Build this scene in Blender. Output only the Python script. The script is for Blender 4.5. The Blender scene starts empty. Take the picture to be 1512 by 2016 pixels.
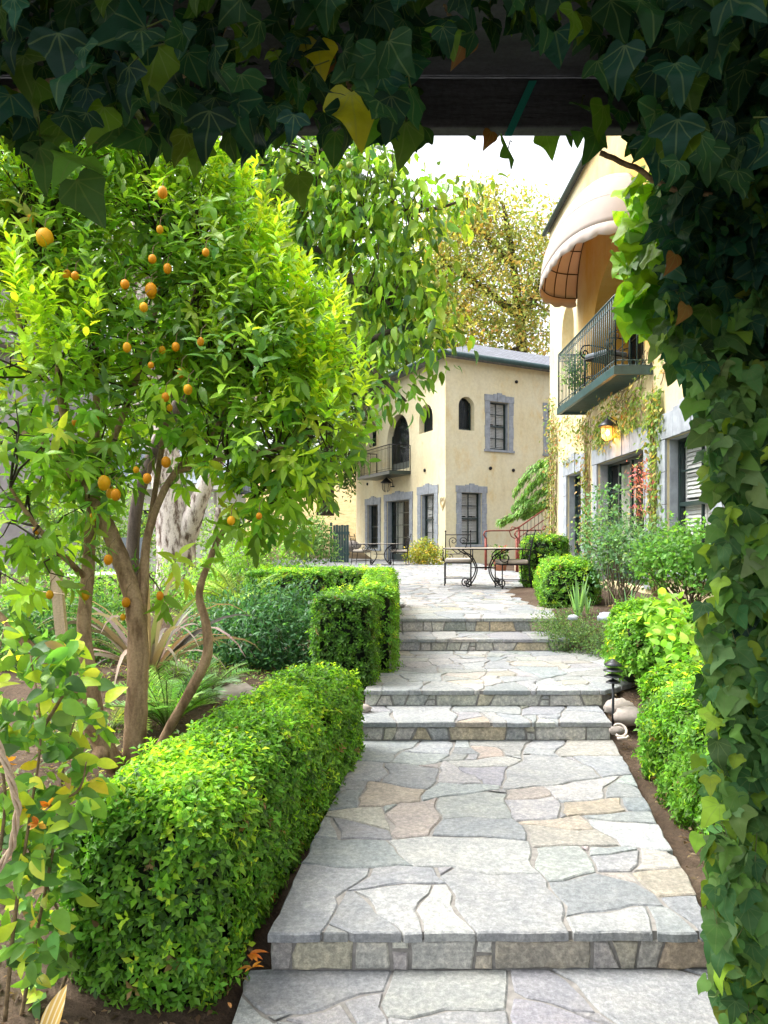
import bpy, math, random
import numpy as np
from mathutils import Vector

R = math.radians
rng = np.random.default_rng(7)
random.seed(7)
scene = bpy.context.scene
COL = scene.collection

# ------------------------------------------------------------------ camera, sky, sun, exposure
EYE = 1.6
F = 1500.0            # focal length in photograph pixels (1512 wide)
CX, HY = 756.0, 1060.0
cam_data = bpy.data.cameras.new("camera")
cam_data.sensor_fit = 'HORIZONTAL'
cam_data.sensor_width = 36.0
cam_data.lens = F / 1512.0 * 36.0
cam_data.shift_y = (HY - 1008.0) / 1512.0
cam_data.clip_start = 0.05
cam_data.clip_end = 600.0
cam = bpy.data.objects.new("camera", cam_data)
cam.location = (0, 0, EYE)
cam.rotation_euler = (R(90), 0, 0)
COL.objects.link(cam)
scene.camera = cam

SUN_EL, SUN_AZ = 58.0, -80.0      # azimuth from +Y, negative = left
world = bpy.data.worlds.new("World")
scene.world = world
world.use_nodes = True
wn, wl = world.node_tree.nodes, world.node_tree.links
bg = wn['Background']
sky = wn.new('ShaderNodeTexSky')
sky.sky_type = 'NISHITA'
sky.sun_disc = False
sky.sun_elevation = R(SUN_EL)
sky.sun_rotation = R(SUN_AZ)
sky.air_density = 1.0
sky.dust_density = 6.0
sky.ozone_density = 1.0
hs = wn.new('ShaderNodeHueSaturation')       # overcast: the blue is veiled by thin cloud
hs.inputs['Saturation'].default_value = 0.25
wl.new(sky.outputs['Color'], hs.inputs['Color'])
wl.new(hs.outputs['Color'], bg.inputs['Color'])
bg.inputs['Strength'].default_value = 0.15

sun_d = bpy.data.lights.new("sun", 'SUN')
sun_d.energy = 0.7
sun_d.angle = R(35)
sun_d.color = (1.0, 0.95, 0.86)
sun = bpy.data.objects.new("sun", sun_d)
sv = Vector((math.sin(R(SUN_AZ)) * math.cos(R(SUN_EL)), math.cos(R(SUN_AZ)) * math.cos(R(SUN_EL)), math.sin(R(SUN_EL))))
sun.rotation_euler = sv.to_track_quat('Z', 'Y').to_euler()
COL.objects.link(sun)
scene.view_settings.view_transform = 'Standard'
scene.view_settings.look = 'None'
scene.view_settings.exposure = 1.97
scene.view_settings.gamma = 1.0
scene.cycles.max_bounces = 8
scene.cycles.transparent_max_bounces = 12
scene.cycles.use_denoising = True


def px(x, y, Y):
    """point that the photograph shows at pixel x, y, at depth Y"""
    return Vector(((x - CX) / F * Y, Y, EYE - (y - HY) / F * Y))


def P3(l, Y=None):
    return [px(*p) if len(p) == 3 else px(p[0], p[1], Y) for p in l]


# ------------------------------------------------------------------ materials
def nd(nt, t, **kw):
    n = nt.nodes.new(t)
    for k, v in kw.items():
        setattr(n, k, v)
    return n


def ramp(nt, fac, stops):
    r = nd(nt, 'ShaderNodeValToRGB')
    e = r.color_ramp.elements
    while len(e) < len(stops):
        e.new(0.5)
    for i, (p, c) in enumerate(stops):
        e[i].position = p
        e[i].color = (*c, 1) if len(c) == 3 else c
    nt.links.new(fac, r.inputs['Fac'])
    return r.outputs['Color']


def noise(nt, scale, detail=4, rough=.55, vec=None, stretch=None, coord='pos'):
    if vec is None:
        if coord == 'pos':
            vec = nd(nt, 'ShaderNodeNewGeometry').outputs['Position']
        else:
            vec = nd(nt, 'ShaderNodeTexCoord').outputs['Object']
    if stretch:
        m = nd(nt, 'ShaderNodeMapping')
        m.inputs['Scale'].default_value = stretch
        nt.links.new(vec, m.inputs['Vector'])
        vec = m.outputs['Vector']
    n = nd(nt, 'ShaderNodeTexNoise')
    n.inputs['Scale'].default_value = scale
    n.inputs['Detail'].default_value = detail
    n.inputs['Roughness'].default_value = rough
    nt.links.new(vec, n.inputs['Vector'])
    return n.outputs['Fac']


def mixc(nt, a, b, fac, mode='MIX'):
    m = nd(nt, 'ShaderNodeMix', data_type='RGBA', blend_type=mode)
    for s, v in ((m.inputs[6], a), (m.inputs[7], b), (m.inputs[0], fac)):
        if isinstance(v, (int, float)):
            s.default_value = v
        elif isinstance(v, tuple):
            s.default_value = (*v, 1)
        else:
            nt.links.new(v, s)
    return m.outputs[2]


def bump(nt, h, strength=.3, dist=.01):
    b = nd(nt, 'ShaderNodeBump')
    b.inputs['Strength'].default_value = strength
    b.inputs['Distance'].default_value = dist
    nt.links.new(h, b.inputs['Height'])
    return b.outputs['Normal']


def newmat(name):
    m = bpy.data.materials.new(name)
    m.use_nodes = True
    return m, m.node_tree, m.node_tree.nodes['Principled BSDF']


def plain(name, col, rough=.6, metal=0., spec=.5, var=.12, scale=20., bmp=.15):
    m, nt, b = newmat(name)
    n = noise(nt, scale)
    lo = tuple(c * (1 - var) for c in col)
    hi = tuple(min(1, c * (1 + var)) for c in col)
    nt.links.new(ramp(nt, n, [(.3, lo), (.7, hi)]), b.inputs['Base Color'])
    b.inputs['Roughness'].default_value = rough
    b.inputs['Metallic'].default_value = metal
    b.inputs['Specular IOR Level'].default_value = spec
    if bmp:
        nt.links.new(bump(nt, n, bmp, .004), b.inputs['Normal'])
    return m


def attr(nt, name='Col'):
    a = nd(nt, 'ShaderNodeAttribute')
    a.attribute_name = name
    return a


def leafmat(name, trans=.48, rough=.42, spec=.3, veins=False, tint=(1.45, 1.4, .6)):
    m, nt, b = newmat(name)
    c = attr(nt).outputs['Color']
    n = noise(nt, 60, 2)
    c = mixc(nt, c, mixc(nt, c, (.55, .6, .45), 1.0, 'MULTIPLY'), mixc(nt, (0, 0, 0), (.5, .5, .5), n))
    if veins:
        lc = nd(nt, 'ShaderNodeSeparateXYZ')
        nt.links.new(attr(nt, 'lc').outputs['Vector'], lc.inputs[0])

        def M(op, a, b_=None, c_=None):
            k = nd(nt, 'ShaderNodeMath', operation=op)
            for i, v in enumerate((a, b_, c_)):
                if v is None:
                    continue
                if isinstance(v, (int, float)):
                    k.inputs[i].default_value = v
                else:
                    nt.links.new(v, k.inputs[i])
            return k.outputs[0]
        ax = M('ABSOLUTE', lc.outputs[0])
        ang = M('ARCTAN2', ax, lc.outputs[1])
        rad = M('SQRT', M('ADD', M('MULTIPLY', ax, ax), M('MULTIPLY', lc.outputs[1], lc.outputs[1])))
        tot = None
        for k in (0.0, .62, 1.25):
            d = M('MULTIPLY', M('ABSOLUTE', M('SUBTRACT', ang, k)), rad)
            v = M('LESS_THAN', d, .013 if k else .018)
            tot = v if tot is None else M('MAXIMUM', tot, v)
        c = mixc(nt, c, mixc(nt, c, (.16, .22, .08), .55), M('MULTIPLY', tot, .5))
    nt.links.new(c, b.inputs['Base Color'])
    b.inputs['Roughness'].default_value = rough
    b.inputs['Specular IOR Level'].default_value = spec
    nt.links.new(bump(nt, noise(nt, 45, 3), .3, .01), b.inputs['Normal'])
    t = nd(nt, 'ShaderNodeBsdfTranslucent')
    nt.links.new(mixc(nt, c, tint, 1.0, 'MULTIPLY'), t.inputs['Color'])
    mx = nd(nt, 'ShaderNodeMixShader')
    mx.inputs[0].default_value = trans
    nt.links.new(b.outputs[0], mx.inputs[1])
    nt.links.new(t.outputs[0], mx.inputs[2])
    nt.links.new(mx.outputs[0], nt.nodes['Material Output'].inputs['Surface'])
    return m


def clothmat(name, col, through, k):
    m, nt, b = newmat(name)
    n = noise(nt, 6)
    nt.links.new(ramp(nt, n, [(.3, tuple(x * .93 for x in col)), (.7, col)]), b.inputs['Base Color'])
    b.inputs['Roughness'].default_value = .9
    b.inputs['Specular IOR Level'].default_value = .15
    t = nd(nt, 'ShaderNodeBsdfTranslucent')
    t.inputs['Color'].default_value = (*through, 1)
    mx = nd(nt, 'ShaderNodeMixShader')
    mx.inputs[0].default_value = k
    nt.links.new(b.outputs[0], mx.inputs[1])
    nt.links.new(t.outputs[0], mx.inputs[2])
    nt.links.new(mx.outputs[0], nt.nodes['Material Output'].inputs['Surface'])
    return m


def stonemat(name, contrast=1.0, dirt=.0):
    m, nt, b = newmat(name)
    c = attr(nt).outputs['Color']
    n1 = noise(nt, 7, 6, .65)
    n2 = noise(nt, 45, 5, .7)
    n3 = noise(nt, 160, 3, .7)
    c = mixc(nt, c, ramp(nt, n1, [(.25, (.62, .66, .7)), (.5, (.95, .95, .95)), (.75, (1.25, 1.2, 1.1))]), .8 * contrast, 'MULTIPLY')
    c = mixc(nt, c, ramp(nt, n2, [(.34, (.58, .6, .62)), (.5, (1, 1, 1)), (.62, (1.5, 1.49, 1.46))]), .75 * contrast, 'MULTIPLY')
    c = mixc(nt, c, ramp(nt, n3, [(.3, (.75, .75, .75)), (.7, (1.2, 1.2, 1.2))]), .6, 'MULTIPLY')
    nt.links.new(c, b.inputs['Base Color'])
    b.inputs['Roughness'].default_value = .75
    b.inputs['Specular IOR Level'].default_value = .3
    ad = nd(nt, 'ShaderNodeMath', operation='ADD')
    nt.links.new(n2, ad.inputs[0])
    nt.links.new(n1, ad.inputs[1])
    nt.links.new(bump(nt, ad.outputs[0], .7, .014), b.inputs['Normal'])
    return m


def mr01(nt, v, lo, hi):
    m = nd(nt, 'ShaderNodeMapRange')
    m.inputs[1].default_value = lo
    m.inputs[2].default_value = hi
    nt.links.new(v, m.inputs[0])
    return m.outputs[0]


def stuccomat(name, ochre=False):
    m, nt, b = newmat(name)
    a = noise(nt, .55, 5, .6)
    d = noise(nt, 1.6, 6, .65, stretch=(1, 1, .55))
    e = noise(nt, 9, 6, .7)
    c = ramp(nt, a, [(.3, (.62, .52, .29)), (.46, (.68, .60, .38)), (.6, (.69, .64, .46)), (.76, (.62, .48, .24))])
    c = mixc(nt, c, ramp(nt, d, [(.35, (.66, .60, .44)), (.55, (.70, .65, .47)), (.68, (.65, .50, .26))]), .5)
    c = mixc(nt, c, ramp(nt, e, [(.3, (.82, .82, .82)), (.6, (1.05, 1.05, 1.05))]), .55, 'MULTIPLY')
    g = noise(nt, 3.2, 5, .7, stretch=(1, 1, .3))          # runs and drips of old limewash
    c = mixc(nt, c, ramp(nt, g, [(.34, (.86, .82, .72)), (.5, (1, 1, 1))]), .4, 'MULTIPLY')
    if ochre:                                              # awning's warm glow painted in as ochre round the arch; yellower wall above
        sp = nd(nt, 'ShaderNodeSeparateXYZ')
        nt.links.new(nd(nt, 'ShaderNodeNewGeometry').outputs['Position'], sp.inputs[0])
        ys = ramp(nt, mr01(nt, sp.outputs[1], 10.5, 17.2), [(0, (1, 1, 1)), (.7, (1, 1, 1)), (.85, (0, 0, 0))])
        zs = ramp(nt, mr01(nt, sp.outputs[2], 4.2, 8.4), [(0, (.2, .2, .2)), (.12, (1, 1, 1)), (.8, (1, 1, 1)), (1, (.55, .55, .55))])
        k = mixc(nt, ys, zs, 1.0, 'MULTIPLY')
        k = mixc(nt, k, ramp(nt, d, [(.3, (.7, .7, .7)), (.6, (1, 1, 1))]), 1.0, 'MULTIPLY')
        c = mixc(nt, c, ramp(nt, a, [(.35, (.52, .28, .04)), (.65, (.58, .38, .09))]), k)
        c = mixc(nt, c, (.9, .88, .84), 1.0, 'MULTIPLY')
    nt.links.new(c, b.inputs['Base Color'])
    b.inputs['Roughness'].default_value = .9
    b.inputs['Specular IOR Level'].default_value = .2
    nt.links.new(bump(nt, e, .35, .02), b.inputs['Normal'])
    return m


def barkmat(name, lo, hi, scale=14, st=(1, 1, .2), lo_at=.3, hi_at=.62):
    m, nt, b = newmat(name)
    n = noise(nt, scale, 6, .65, stretch=st)
    n2 = noise(nt, 70, 4, .7)
    c = ramp(nt, n, [(lo_at, lo), (hi_at, hi)])
    c = mixc(nt, c, ramp(nt, n2, [(.35, (.7, .7, .7)), (.65, (1.2, 1.2, 1.2))]), .7, 'MULTIPLY')
    nt.links.new(c, b.inputs['Base Color'])
    b.inputs['Roughness'].default_value = .85
    b.inputs['Specular IOR Level'].default_value = .25
    nt.links.new(bump(nt, n, .8, .02), b.inputs['Normal'])
    return m


def glassmat(name):
    m, nt, b = newmat(name)
    b.inputs['Base Color'].default_value = (.03, .04, .045, 1)
    b.inputs['Roughness'].default_value = .05
    t = nd(nt, 'ShaderNodeBsdfTransparent')
    mx = nd(nt, 'ShaderNodeMixShader')
    mx.inputs[0].default_value = .86
    nt.links.new(b.outputs[0], mx.inputs[1])
    nt.links.new(t.outputs[0], mx.inputs[2])
    nt.links.new(mx.outputs[0], nt.nodes['Material Output'].inputs['Surface'])
    return m


def soilmat(name):
    m, nt, b = newmat(name)
    a = noise(nt, 1.2, 5, .6)
    d = noise(nt, 30, 6, .75)
    g = noise(nt, 140, 3, .7)
    c = ramp(nt, a, [(.35, (.07, .046, .032)), (.55, (.115, .082, .058)), (.7, (.165, .125, .09))])
    c = mixc(nt, c, ramp(nt, d, [(.3, (.5, .5, .5)), (.55, (1, 1, 1)), (.72, (1.7, 1.6, 1.4))]), .8, 'MULTIPLY')
    c = mixc(nt, c, ramp(nt, g, [(.35, (.6, .6, .6)), (.7, (1.3, 1.3, 1.3))]), .6, 'MULTIPLY')
    # dry grass on the far slope: a ground cover of the place
    geo = nd(nt, 'ShaderNodeNewGeometry')
    sp = nd(nt, 'ShaderNodeSeparateXYZ')
    nt.links.new(geo.outputs['Position'], sp.inputs[0])
    mr = nd(nt, 'ShaderNodeMapRange')
    mr.inputs[1].default_value = 34
    mr.inputs[2].default_value = 38
    nt.links.new(sp.outputs[1], mr.inputs[0])
    h = ramp(nt, noise(nt, 3, 6, .7), [(.3, (.24, .17, .08)), (.7, (.42, .32, .16))])
    c = mixc(nt, c, h, mr.outputs[0])
    nt.links.new(c, b.inputs['Base Color'])
    b.inputs['Roughness'].default_value = .95
    b.inputs['Specular IOR Level'].default_value = .15
    nt.links.new(bump(nt, d, .7, .03), b.inputs['Normal'])
    return m


def roofmat(name, col):
    m, nt, b = newmat(name)
    geo = nd(nt, 'ShaderNodeNewGeometry')
    br = nd(nt, 'ShaderNodeTexBrick')
    mp = nd(nt, 'ShaderNodeMapping')
    mp.inputs['Rotation'].default_value = (0, 0, R(-30))
    nt.links.new(geo.outputs['Position'], mp.inputs['Vector'])
    nt.links.new(mp.outputs['Vector'], br.inputs['Vector'])
    br.inputs['Scale'].default_value = 2.2
    br.inputs['Color1'].default_value = (*[c * .8 for c in col], 1)
    br.inputs['Color2'].default_value = (*[c * 1.25 for c in col], 1)
    br.inputs['Mortar'].default_value = (*[c * .4 for c in col], 1)
    br.inputs['Mortar Size'].default_value = .03
    n = noise(nt, 3, 5, .6)
    c = mixc(nt, br.outputs['Color'], ramp(nt, n, [(.3, (.7, .7, .7)), (.7, (1.3, 1.3, 1.3))]), .8, 'MULTIPLY')
    nt.links.new(c, b.inputs['Base Color'])
    b.inputs['Roughness'].default_value = .85
    return m


M = dict(
    stucco=stuccomat('yellow stucco'), ochre=stuccomat('stucco with painted awning glow', True),
    flag=stonemat('flagstone', .75), riser=stonemat('riser stone', 1.0), mortar=plain('mortar', (.235, .225, .21), .9, var=.25, scale=30),
    bluestone=plain('window surround stone', (.265, .29, .325), .8, var=.22, scale=6, bmp=.3),
    darkframe=plain('dark green paint', (.012, .028, .026), .35, var=.2, scale=8, bmp=.05),
    teal=plain('teal metal paint', (.025, .06, .062), .4, var=.25, scale=10, bmp=.08),
    iron=plain('wrought iron', (.018, .016, .018), .45, .6, var=.2, scale=30, bmp=.1),
    redmetal=plain('rust red painted metal', (.17, .035, .022), .5, .3, var=.25, scale=12),
    glass=glassmat('window glass'), dark=plain('painted room shade', (.006, .007, .008), .9, var=.3, bmp=0),
    white=plain('white paint', (.75, .76, .74), .5, var=.06, scale=5, bmp=.03),
    curtain=plain('curtain cloth', (.62, .64, .56), .9, var=.15, scale=3),
    canvas=clothmat('awning canvas', (.54, .49, .455), (.62, .40, .22), .34),
    canvas_edge=plain('brown awning tube', (.06, .028, .015), .6, var=.2),
    cushion=plain('beige cushion', (.50, .44, .38), .95, var=.08, scale=25),
    tabletop=plain('stone table top', (.52, .47, .40), .5, var=.15, scale=14, bmp=.05),
    soil=soilmat('garden soil'),
    roof=roofmat('slate shingles', (.16, .17, .20)), roofb=roofmat('blue grey shingles', (.24, .28, .33)),
    siding=plain('grey shingle siding', (.30, .28, .28), .9, var=.15, scale=4),
    leaf=leafmat('leaf'), glossy=leafmat('glossy leaf', .46, .38, .35), ivy=leafmat('ivy leaf', .38, .5, .12, veins=True),
    ivylit=leafmat('young ivy leaf', .45, .4, .4, veins=True), far=leafmat('far leaf', .3, .6, .25), grassm=leafmat('blade', .3, .45, .35),
    citrusbark=barkmat('citrus bark', (.17, .105, .055), (.38, .26, .15), 16, (1, 1, .3), .36, .58), palebark=barkmat('pale bark', (.12, .085, .065), (.60, .54, .49), 9, (1, 1, .35), .40, .53),
    darkbark=barkmat('dark bark', (.035, .028, .022), (.12, .095, .075), 12), stem=barkmat('ivy stem', (.10, .07, .035), (.26, .19, .10), 30, (1, 1, 1)),
    beam=barkmat('weathered dark beam', (.026, .028, .032), (.06, .064, .072), 8, (.15, 1, 1)),
    stake=barkmat('pale timber', (.45, .34, .22), (.62, .50, .36), 12, (1, 1, .1)),
    fruit=plain('orange peel', (.60, .24, .003), .5, spec=.25, var=.15, scale=25, bmp=.1), fruit_light=plain('pale orange peel', (.66, .33, .006), .5, spec=.25, var=.25, scale=18, bmp=.1), unripe=plain('green fruit skin', (.30, .36, .07), .4, var=.2, scale=10),
    rock=plain('garden rock', (.32, .28, .25), .9, var=.35, scale=9, bmp=.6), bluerock=plain('pale blue rock', (.40, .44, .50), .9, var=.3, scale=14, bmp=.6),
    terracotta=plain('terracotta', (.42, .17, .09), .85, var=.15, scale=12), orangewall=plain('ochre stucco', (.55, .27, .09), .9, var=.2, scale=5),
    ribbon=plain('green plastic tie', (.02, .22, .17), .4, var=.1, bmp=0), lampmetal=plain('black lamp metal', (.04, .043, .048), .4, .5, var=.15),
    petal=leafmat('petal', .3, .5, .3, tint=(1.2, 1.0, 1.0)),
    greysling=plain('grey sling fabric', (.10, .12, .14), .8, var=.1),
)
mb, nt_, b_ = newmat('lit bulb')
b_.inputs['Emission Color'].default_value = (1, .55, .18, 1)
b_.inputs['Emission Strength'].default_value = 14
M['bulb'] = mb
mg, nt_, b_ = newmat('amber lantern glass')
b_.inputs['Base Color'].default_value = (1, .8, .5, 1)
b_.inputs['Roughness'].default_value = .15
_t = nd(nt_, 'ShaderNodeBsdfTransparent')
_t.inputs['Color'].default_value = (1, .85, .6, 1)
_m = nd(nt_, 'ShaderNodeMixShader')
_m.inputs[0].default_value = .7
nt_.links.new(b_.outputs[0], _m.inputs[1])
nt_.links.new(_t.outputs[0], _m.inputs[2])
nt_.links.new(_m.outputs[0], nt_.nodes['Material Output'].inputs['Surface'])
M['lantern_glass'] = mg


# ------------------------------------------------------------------ object helpers
def thing(name, label, cat, loc=(0, 0, 0), group=None):
    o = bpy.data.objects.new(name, None)
    o.empty_display_size = .1
    o.location = loc
    COL.objects.link(o)
    o['label'] = label
    o['category'] = cat
    if group:
        o['group'] = group
    return o


def tag(o, label, cat, group=None, kind=None):
    o['label'] = label
    o['category'] = cat
    if group:
        o['group'] = group
    if kind:
        o['kind'] = kind
    return o


def origin_of(parent):
    o = Vector((0, 0, 0))
    while parent is not None:
        o += parent.location
        parent = parent.parent
    return o


def link_mesh(name, me, mat, parent, smooth, loc=None):
    ob = bpy.data.objects.new(name, me)
    COL.objects.link(ob)
    if mat is not None:
        me.materials.append(mat)
    if parent is not None:
        ob.parent = parent
    elif loc is not None:
        ob.location = loc
    if smooth:
        me.polygons.foreach_set('use_smooth', np.ones(len(me.polygons), dtype=bool))
    return ob


class MB:
    """collects shapes for ONE mesh object, in world coordinates"""

    def __init__(s):
        s.v, s.f, s.c = [], [], []

    def add(s, verts, faces, col=None):
        n = len(s.v)
        s.v.extend([tuple(p) for p in verts])
        s.f.extend([tuple(i + n for i in f) for f in faces])
        if col is not None:
            s.c.extend([col] * len(verts))

    def hexa(s, p, col=None):
        s.add(p, [(0, 3, 2, 1), (4, 5, 6, 7), (0, 1, 5, 4), (1, 2, 6, 5), (2, 3, 7, 6), (3, 0, 4, 7)], col)

    def box(s, x0, x1, y0, y1, z0, z1, col=None):
        s.hexa([(x0, y0, z0), (x1, y0, z0), (x1, y1, z0), (x0, y1, z0), (x0, y0, z1), (x1, y0, z1), (x1, y1, z1), (x0, y1, z1)], col)

    def wbox(s, w, u0, u1, v0, v1, w0, w1, col=None):
        s.hexa([w.pt(*q) for q in ((u0, v0, w0), (u1, v0, w0), (u1, v0, w1), (u0, v0, w1), (u0, v1, w0), (u1, v1, w0), (u1, v1, w1), (u0, v1, w1))], col)

    def tube(s, pts, rad, sides=8, cap=True, col=None):
        pts = [Vector(p) for p in pts]
        n = len(pts)
        if not hasattr(rad, '__len__'):
            rad = [rad] * n
        t0 = (pts[1] - pts[0]).normalized()
        ref = Vector((0, 0, 1)) if abs(t0.z) < .9 else Vector((1, 0, 0))
        a = t0.cross(ref).normalized()
        verts = []
        for i, p in enumerate(pts):
            t = (pts[min(i + 1, n - 1)] - pts[max(i - 1, 0)])
            t = t.normalized() if t.length > 1e-9 else t0
            a = a - t * a.dot(t)
            a = a.normalized() if a.length > 1e-6 else t.orthogonal().normalized()
            b = t.cross(a)
            for k in range(sides):
                an = 2 * math.pi * k / sides
                verts.append(p + (a * math.cos(an) + b * math.sin(an)) * rad[i])
        faces = []
        for i in range(n - 1):
            for k in range(sides):
                k2 = (k + 1) % sides
                faces.append((i * sides + k, i * sides + k2, (i + 1) * sides + k2, (i + 1) * sides + k))
        if cap:
            faces.append(tuple(range(sides - 1, -1, -1)))
            faces.append(tuple((n - 1) * sides + k for k in range(sides)))
        s.add(verts, faces, col)

    def lathe(s, prof, c, seg=16, col=None):
        c = Vector(c)
        v = []
        for r, z in prof:
            for k in range(seg):
                a = 2 * math.pi * k / seg
                v.append(c + Vector((r * math.cos(a), r * math.sin(a), z)))
        f = []
        for i in range(len(prof) - 1):
            for k in range(seg):
                k2 = (k + 1) % seg
                f.append((i * seg + k, i * seg + k2, (i + 1) * seg + k2, (i + 1) * seg + k))
        f.append(tuple(range(seg - 1, -1, -1)))
        f.append(tuple((len(prof) - 1) * seg + k for k in range(seg)))
        s.add(v, f, col)

    def ball(s, c, r, seg=10, ring=6, sq=(1, 1, 1), bumpy=0, col=None):
        c = Vector(c)
        v = [c + Vector((0, 0, -r * sq[2]))]
        ph = random.random() * 9
        for i in range(1, ring):
            t = math.pi * i / ring
            for k in range(seg):
                a = 2 * math.pi * k / seg
                q = 1 + bumpy * math.sin(3 * a + ph + 2 * i) * math.sin(2 * t + ph)
                v.append(c + Vector((math.sin(t) * math.cos(a) * sq[0] * q, math.sin(t) * math.sin(a) * sq[1] * q, -math.cos(t) * sq[2] * q)) * r)
        v.append(c + Vector((0, 0, r * sq[2])))
        f = [(0, 1 + (k + 1) % seg, 1 + k) for k in range(seg)]
        for i in range(ring - 2):
            for k in range(seg):
                k2 = (k + 1) % seg
                f.append((1 + i * seg + k, 1 + i * seg + k2, 1 + (i + 1) * seg + k2, 1 + (i + 1) * seg + k))
        L = len(v) - 1
        f += [(L, 1 + (ring - 2) * seg + k, 1 + (ring - 2) * seg + (k + 1) % seg) for k in range(seg)]
        s.add(v, f, col)

    def build(s, name, mat, parent=None, smooth=False, loc=None, bevel=0):
        org = origin_of(parent) if parent is not None else Vector(loc or (0, 0, 0))
        me = bpy.data.meshes.new(name)
        me.from_pydata([(p[0] - org.x, p[1] - org.y, p[2] - org.z) for p in s.v], [], s.f)
        if s.c and len(s.c) == len(s.v):
            a = me.color_attributes.new('Col', 'FLOAT_COLOR', 'POINT')
            a.data.foreach_set('color', np.array([(*c[:3], 1.0) for c in s.c], dtype=np.float32).ravel())
        ob = link_mesh(name, me, mat, parent, smooth, loc)
        if bevel:
            md = ob.modifiers.new('bevel', 'BEVEL')
            md.width = bevel
            md.segments = 2
            md.limit_method = 'ANGLE'
        return ob


# ------------------------------------------------------------------ leaves
def unit(a):
    return a / np.maximum(np.linalg.norm(a, axis=-1, keepdims=True), 1e-9)


def rdir(n):
    return unit(rng.normal(size=(n, 3)))


def lance(ns=4, width=.32, fold=.15, droop=.2, power=.8):
    """a leaf blade: length along y, 3 verts per station, triangles"""
    v, f = [(0, 0, 0)], []
    for i in range(1, ns):
        y = i / ns
        w = width / 2 * math.sin(math.pi * y ** power) ** .8
        z = -droop * y * y
        v += [(-w, y, z + fold * w * 2), (0, y, z), (w, y, z + fold * w * 2)]
    v.append((0, 1, -droop))
    f += [(0, 2, 1), (0, 3, 2)]
    for i in range(ns - 2):
        a, b = 1 + 3 * i, 4 + 3 * i
        f += [(a, a + 1, b + 1), (a, b + 1, b), (a + 1, a + 2, b + 2), (a + 1, b + 2, b + 1)]
    a, t = 1 + 3 * (ns - 2), len(v) - 1
    f += [(a, a + 1, t), (a + 1, a + 2, t)]
    return np.array(v, float), np.array(f, int)


def kite(width=.5, fold=.12, droop=.1):
    v = [(0, 0, 0), (-width / 2, .5, fold), (0, .5, 0), (width / 2, .5, fold), (0, 1, -droop)]
    return np.array(v, float), np.array([(0, 2, 1), (0, 3, 2), (1, 2, 4), (2, 3, 4)], int)


def ivyleaf(lobe=1.0, curl=.18):
    half0 = [(0, -.02), (.2, -.13), (.40, -.05), (.5 + .06 * lobe, .2), (.40 - .07 * lobe, .38), (.25 - .02 * lobe, .62), (.1, .86), (0, 1.0)]
    # smooth the outline: two points for each corner
    half = [half0[0]]
    for i in range(1, len(half0) - 1):
        (x0, y0), (x1, y1), (x2, y2) = half0[i - 1], half0[i], half0[i + 1]
        s = .22
        half += [(x1 + (x0 - x1) * s, y1 + (y0 - y1) * s), (x1 + (x2 - x1) * s, y1 + (y2 - y1) * s)]
    half.append(half0[-1])
    rib = [(0, 0), (0, .12), (0, .2), (0, .33), (0, .45), (0, .65), (0, .86), (0, 1.0)]
    rib = [(0, float(np.interp(i, np.linspace(0, len(half) - 1, 8), [p[1] for p in rib]))) for i in range(len(half))]
    v, f = [], []

    def z(x, y):
        return .10 * abs(x) - curl * (y - .2) ** 2 - .35 * x * x
    for p in rib:
        v.append((0, p[1], z(0, p[1])))
    for sg in (1, -1):
        n = len(v)
        for p in half[1:-1]:
            v.append((sg * p[0], p[1], z(*p)))
        for i in range(len(half) - 1):
            o0 = 0 if i == 0 else n + i - 1
            o1 = len(half) - 1 if i == len(half) - 2 else n + i
            tri = [(i, o0, o1), (i, o1, i + 1)]
            for t in tri:
                if len(set(t)) == 3:
                    f.append(t if sg > 0 else t[::-1])
    return np.array(v, float), np.array(f, int)


LANCE = lance()
LANCE5 = lance(5, .34, .12, .35)
OVATE = lance(5, .62, .12, .3, .75)
POINTED = lance(6, .50, .20, .42, .85)
NARROW = lance(6, .38, .26, .55, .9)
OVAL3 = lance(3, .58, .14, .15, .8)
KITE = kite()
IVY = []
for _l, _c in ((1.5, .15), (1.0, .45), (.6, -.15), (.2, .35), (-.6, .2), (1.8, .3)):
    _v, _t = ivyleaf(_l, _c)
    _v = _v.copy()
    _v[:, 2] += .09 * np.sin(_v[:, 0] * 9 + _l * 3) * np.abs(_v[:, 0]) * 2 + .05 * np.sin(_v[:, 1] * 8 + _c * 9)
    _v[:, 0] += .10 * (_v[:, 1] ** 2) * (1 if _l > .8 else -1) * (.5 + _c)
    IVY.append((_v, _t))
QUADLEAF = (np.array([(-.35, 0, 0), (.35, .1, .05), (.3, .9, 0), (-.3, 1, .08)], float), np.array([(0, 1, 2), (0, 2, 3)], int))


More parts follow.
